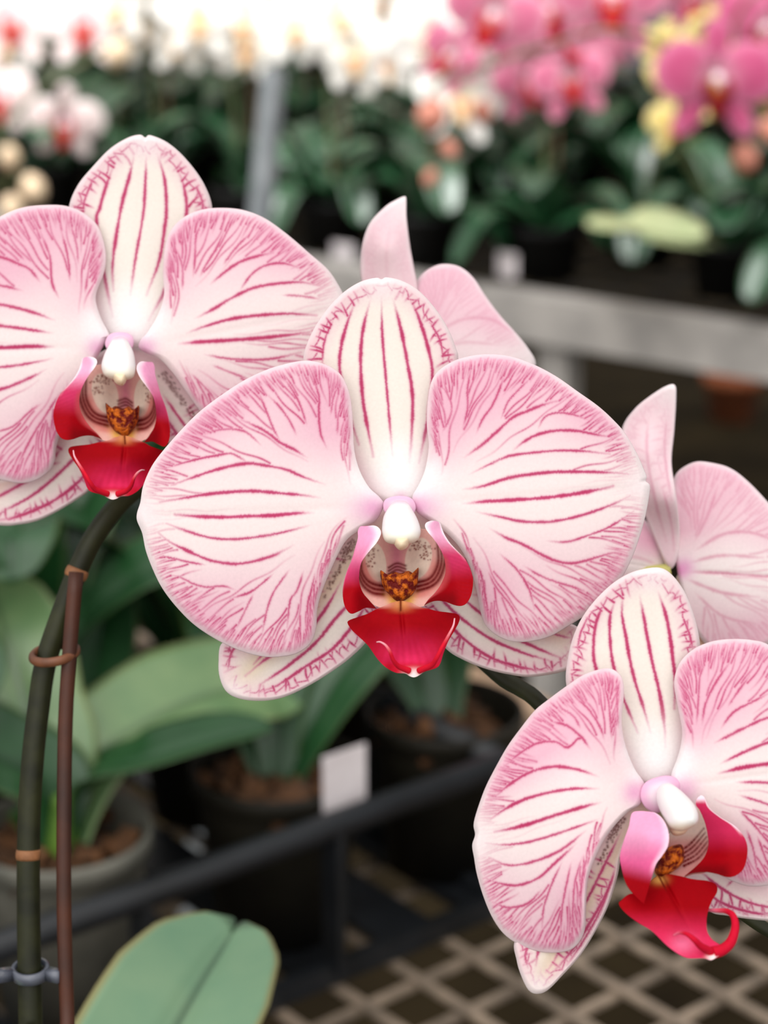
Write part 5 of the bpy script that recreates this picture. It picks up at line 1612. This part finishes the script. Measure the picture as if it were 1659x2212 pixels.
# pale pair at the top left, nearest on the far bench
us = np.linspace(-1.6, 0, 400)
kp = min((fp(u, .075) for u in us), key=lambda q: abs(((q - CAM) @ RIGHT) / ((q - CAM) @ FWD) * FPX + FW / 2 - 112))
KBU = float((kp - R0) @ FU)
zb = float((kp - CAM) @ FWD) - .16
eb = far_orchid(kp, 'blush', 'pale pink orchid with red lips at the top left, its dark spike slanting up', None,
           [kp + (0, 0, .05), P(-110, 420, zb), P(-70, 340, zb - .05), P(10, 270, zb - .075), P(100, 185, zb - .075), P(200, 122, zb - .06), P(300, 50, zb), P(360, 0, zb)],
           [flower_at(22, 40, zb - .02, .108, .2, -.2, 0), flower_at(182, 46, zb - .02, .108, -.1, -.2, 0), flower_at(140, 262, zb, .098, .1, .2, .1), flower_at(-10, 205, zb - .01, .10, .5, -.1, 0)],
           [(P(20, 340, zb - .02), .036), (P(72, 408, zb - .02), .04), (P(25, 450, zb - .02), .038), (P(255, 116, zb - .05), .042)], budk='cream', seed=5, detail=True, leaf_s=.8, stake=False, thick=1.5)
MB().tube([kp + (.008, -.006, .045), (kp + (.008, -.006, .05) + P(131, 196, zb - .02)) / 2, P(131, 196, zb - .055)], .0027, 8).build('stake', M['far_stake'], eb)
# rows of plants
rows = []
seed = 100
for r_ in range(6):
    for c_ in range(-18, 6):
        u_ = c_ * .138 + (r_ % 2) * .069 + random.uniform(-.012, .012)
        v_ = .08 + r_ * .148 + random.uniform(-.012, .012)
        pos = fp(u_, v_)
        z = float((pos - CAM) @ FWD)
        px = float((pos - CAM) @ RIGHT) / z * FPX + FW / 2
        if px < -230 or px > 1900:
            continue
        if r_ == 0 and any(abs(u_ - k) < .09 for k in (.33, .22, KBU)):
            continue
        seed += 1
        rd = random.Random(seed)
        hb = .19 + .012 * r_ + rd.uniform(-.02, .03)
        pxt = float((pos + (0, 0, .28) - CAM) @ RIGHT) / float((pos + (0, 0, .28) - CAM) @ FWD) * FPX + FW / 2
        if pxt < 985:
            if r_ == 0 and rd.random() < .5:
                auto(pos, 'white', TW_, 'white orchids on the far bench', seed, leaf_s=.8 if r_ == 0 else .85, h=hb + .012 + .07, nf=8, fw=.085, lean=rd.uniform(.8, 2.4))
            else:
                auto(pos, 'white', TW_, 'white orchids on the far bench', seed, leaf_s=.8 if r_ == 0 else 1.0, h=hb + .085, nf=11, fw=.098, lean=rd.uniform(.6, PI + .6) if pxt > 800 else rd.uniform(-.6, PI + .6))
        elif px < 1240 or r_ > 2 or px > 1480:
            auto(pos, 'pink' if rd.random() < .35 else 'rose', 'pink-flowered potted orchid among the pink ones on the far bench', 'pink orchids on the far bench', seed, leaf_s=.8 if r_ == 0 else 1.0, h=hb + .06, nf=7, fw=.085,
                 lean=rd.uniform(.1, 1.7), budk='coral')
        else:
            auto(pos, 'yellow', 'yellow-flowered potted orchid between the pink ones on the far bench', 'yellow orchids on the far bench', seed, leaf_s=.8 if r_ == 0 else 1.0, h=hb - .02, nf=5, fw=.075, lean=rd.uniform(0, PI))

# two pale tags among the front pots of the far bench, one broad leaf held flat
def on_bench(px, py, v):
    d = P(px, py, 1.0) - CAM
    return CAM + d * (float((R0 - CAM) @ FV) + v) / float(d @ FV)


for (tx, ty, tz, tw, lb) in ((742, 556, .05, .032, 'pale plant tag on the far bench between the two front dorsal sepals'), (1096, 572, .05, .026, 'pale plant tag on the far bench just above the metal rail')):
    c_ = on_bench(tx, ty, tz)
    te = empty('plant_tag', np.array([c_[0], c_[1], BENCH]))
    tag(te, lb, 'tag')
    bevel(MB().bar(c_ - FU * tw / 2, c_ + FU * tw / 2, .001, tw * 1.05).build('card', M['tagw'], te, smooth=False), .0002)
    MB().bar(c_ - (0, 0, tw * .45), np.array([c_[0], c_[1], BENCH + .001]), .005, .001, FV).build('spike', M['tagw'], te, smooth=False)
# terracotta pot on the floor under the far bench
tpos = on_level(1580, 905, 0.0)
tpot = empty('flower_pot', tpos)
tag(tpot, 'terracotta pot standing on the dark floor under the far bench', 'pot')
MB().lathe([(0.0001, 0), (.045, 0), (.06, .08), (.067, .08), (.067, .105), (.06, .105), (.056, .085), (0.0001, .08)], tpos, 32).build('pot', M['terracotta'], tpot)

# ================================================================== LIGHT
w = bpy.data.worlds.new('sky')
sc.world = w
w.use_nodes = True
nt = w.node_tree
nt.nodes.clear()
out = nt.nodes.new('ShaderNodeOutputWorld')
bg = nt.nodes.new('ShaderNodeBackground')
tc = nt.nodes.new('ShaderNodeTexCoord')
dt = nt.nodes.new('ShaderNodeVectorMath')
dt.operation = 'DOT_PRODUCT'
dt.inputs[1].default_value = (-.15, -.55, .82)
nt.links.new(tc.outputs['Generated'], dt.inputs[0])
rp = nt.nodes.new('ShaderNodeValToRGB')
rp.color_ramp.elements[0].position = 0.25
rp.color_ramp.elements[0].color = (.10, .105, .11, 1)
rp.color_ramp.elements[1].position = 1.0
rp.color_ramp.elements[1].color = (1.0, .985, .96, 1)
mr = nt.nodes.new('ShaderNodeMapRange')
mr.inputs['From Min'].default_value = -1
nt.links.new(dt.outputs['Value'], mr.inputs['Value'])
nt.links.new(mr.outputs[0], rp.inputs[0])
nt.links.new(rp.outputs[0], bg.inputs[0])
bg.inputs[1].default_value = 1.36
nt.links.new(bg.outputs[0], out.inputs[0])
sun = bpy.data.lights.new('daylight', 'SUN')
sun.energy = 1.25
sun.angle = math.radians(70)
sun.color = (1, .97, .93)
so_ = bpy.data.objects.new('daylight', sun)
C.objects.link(so_)
so_.rotation_euler = Vector((.2, .75, -.9)).to_track_quat('-Z', 'Y').to_euler()

fill_light = bpy.data.lights.new('bench_fill', 'AREA')  # added fill light without a fixture, brightens the far white flowers
fill_light.shape = 'RECTANGLE'
fill_light.size, fill_light.size_y = 2.6, .9
fill_light.energy = 25
fill_light.spread = math.radians(75)
lo = bpy.data.objects.new('bench_fill', fill_light)
C.objects.link(lo)
lo.location = (-.5, 1.55, 2.75)
lo.rotation_euler = (Vector((-.25, 2.9, .98)) - lo.location).to_track_quat('-Z', 'Y').to_euler()

sc.view_settings.view_transform = 'Standard'
sc.view_settings.look = 'None'
sc.view_settings.exposure = 0.0
sc.view_settings.gamma = 1.0
sc.view_settings.use_curve_mapping = False
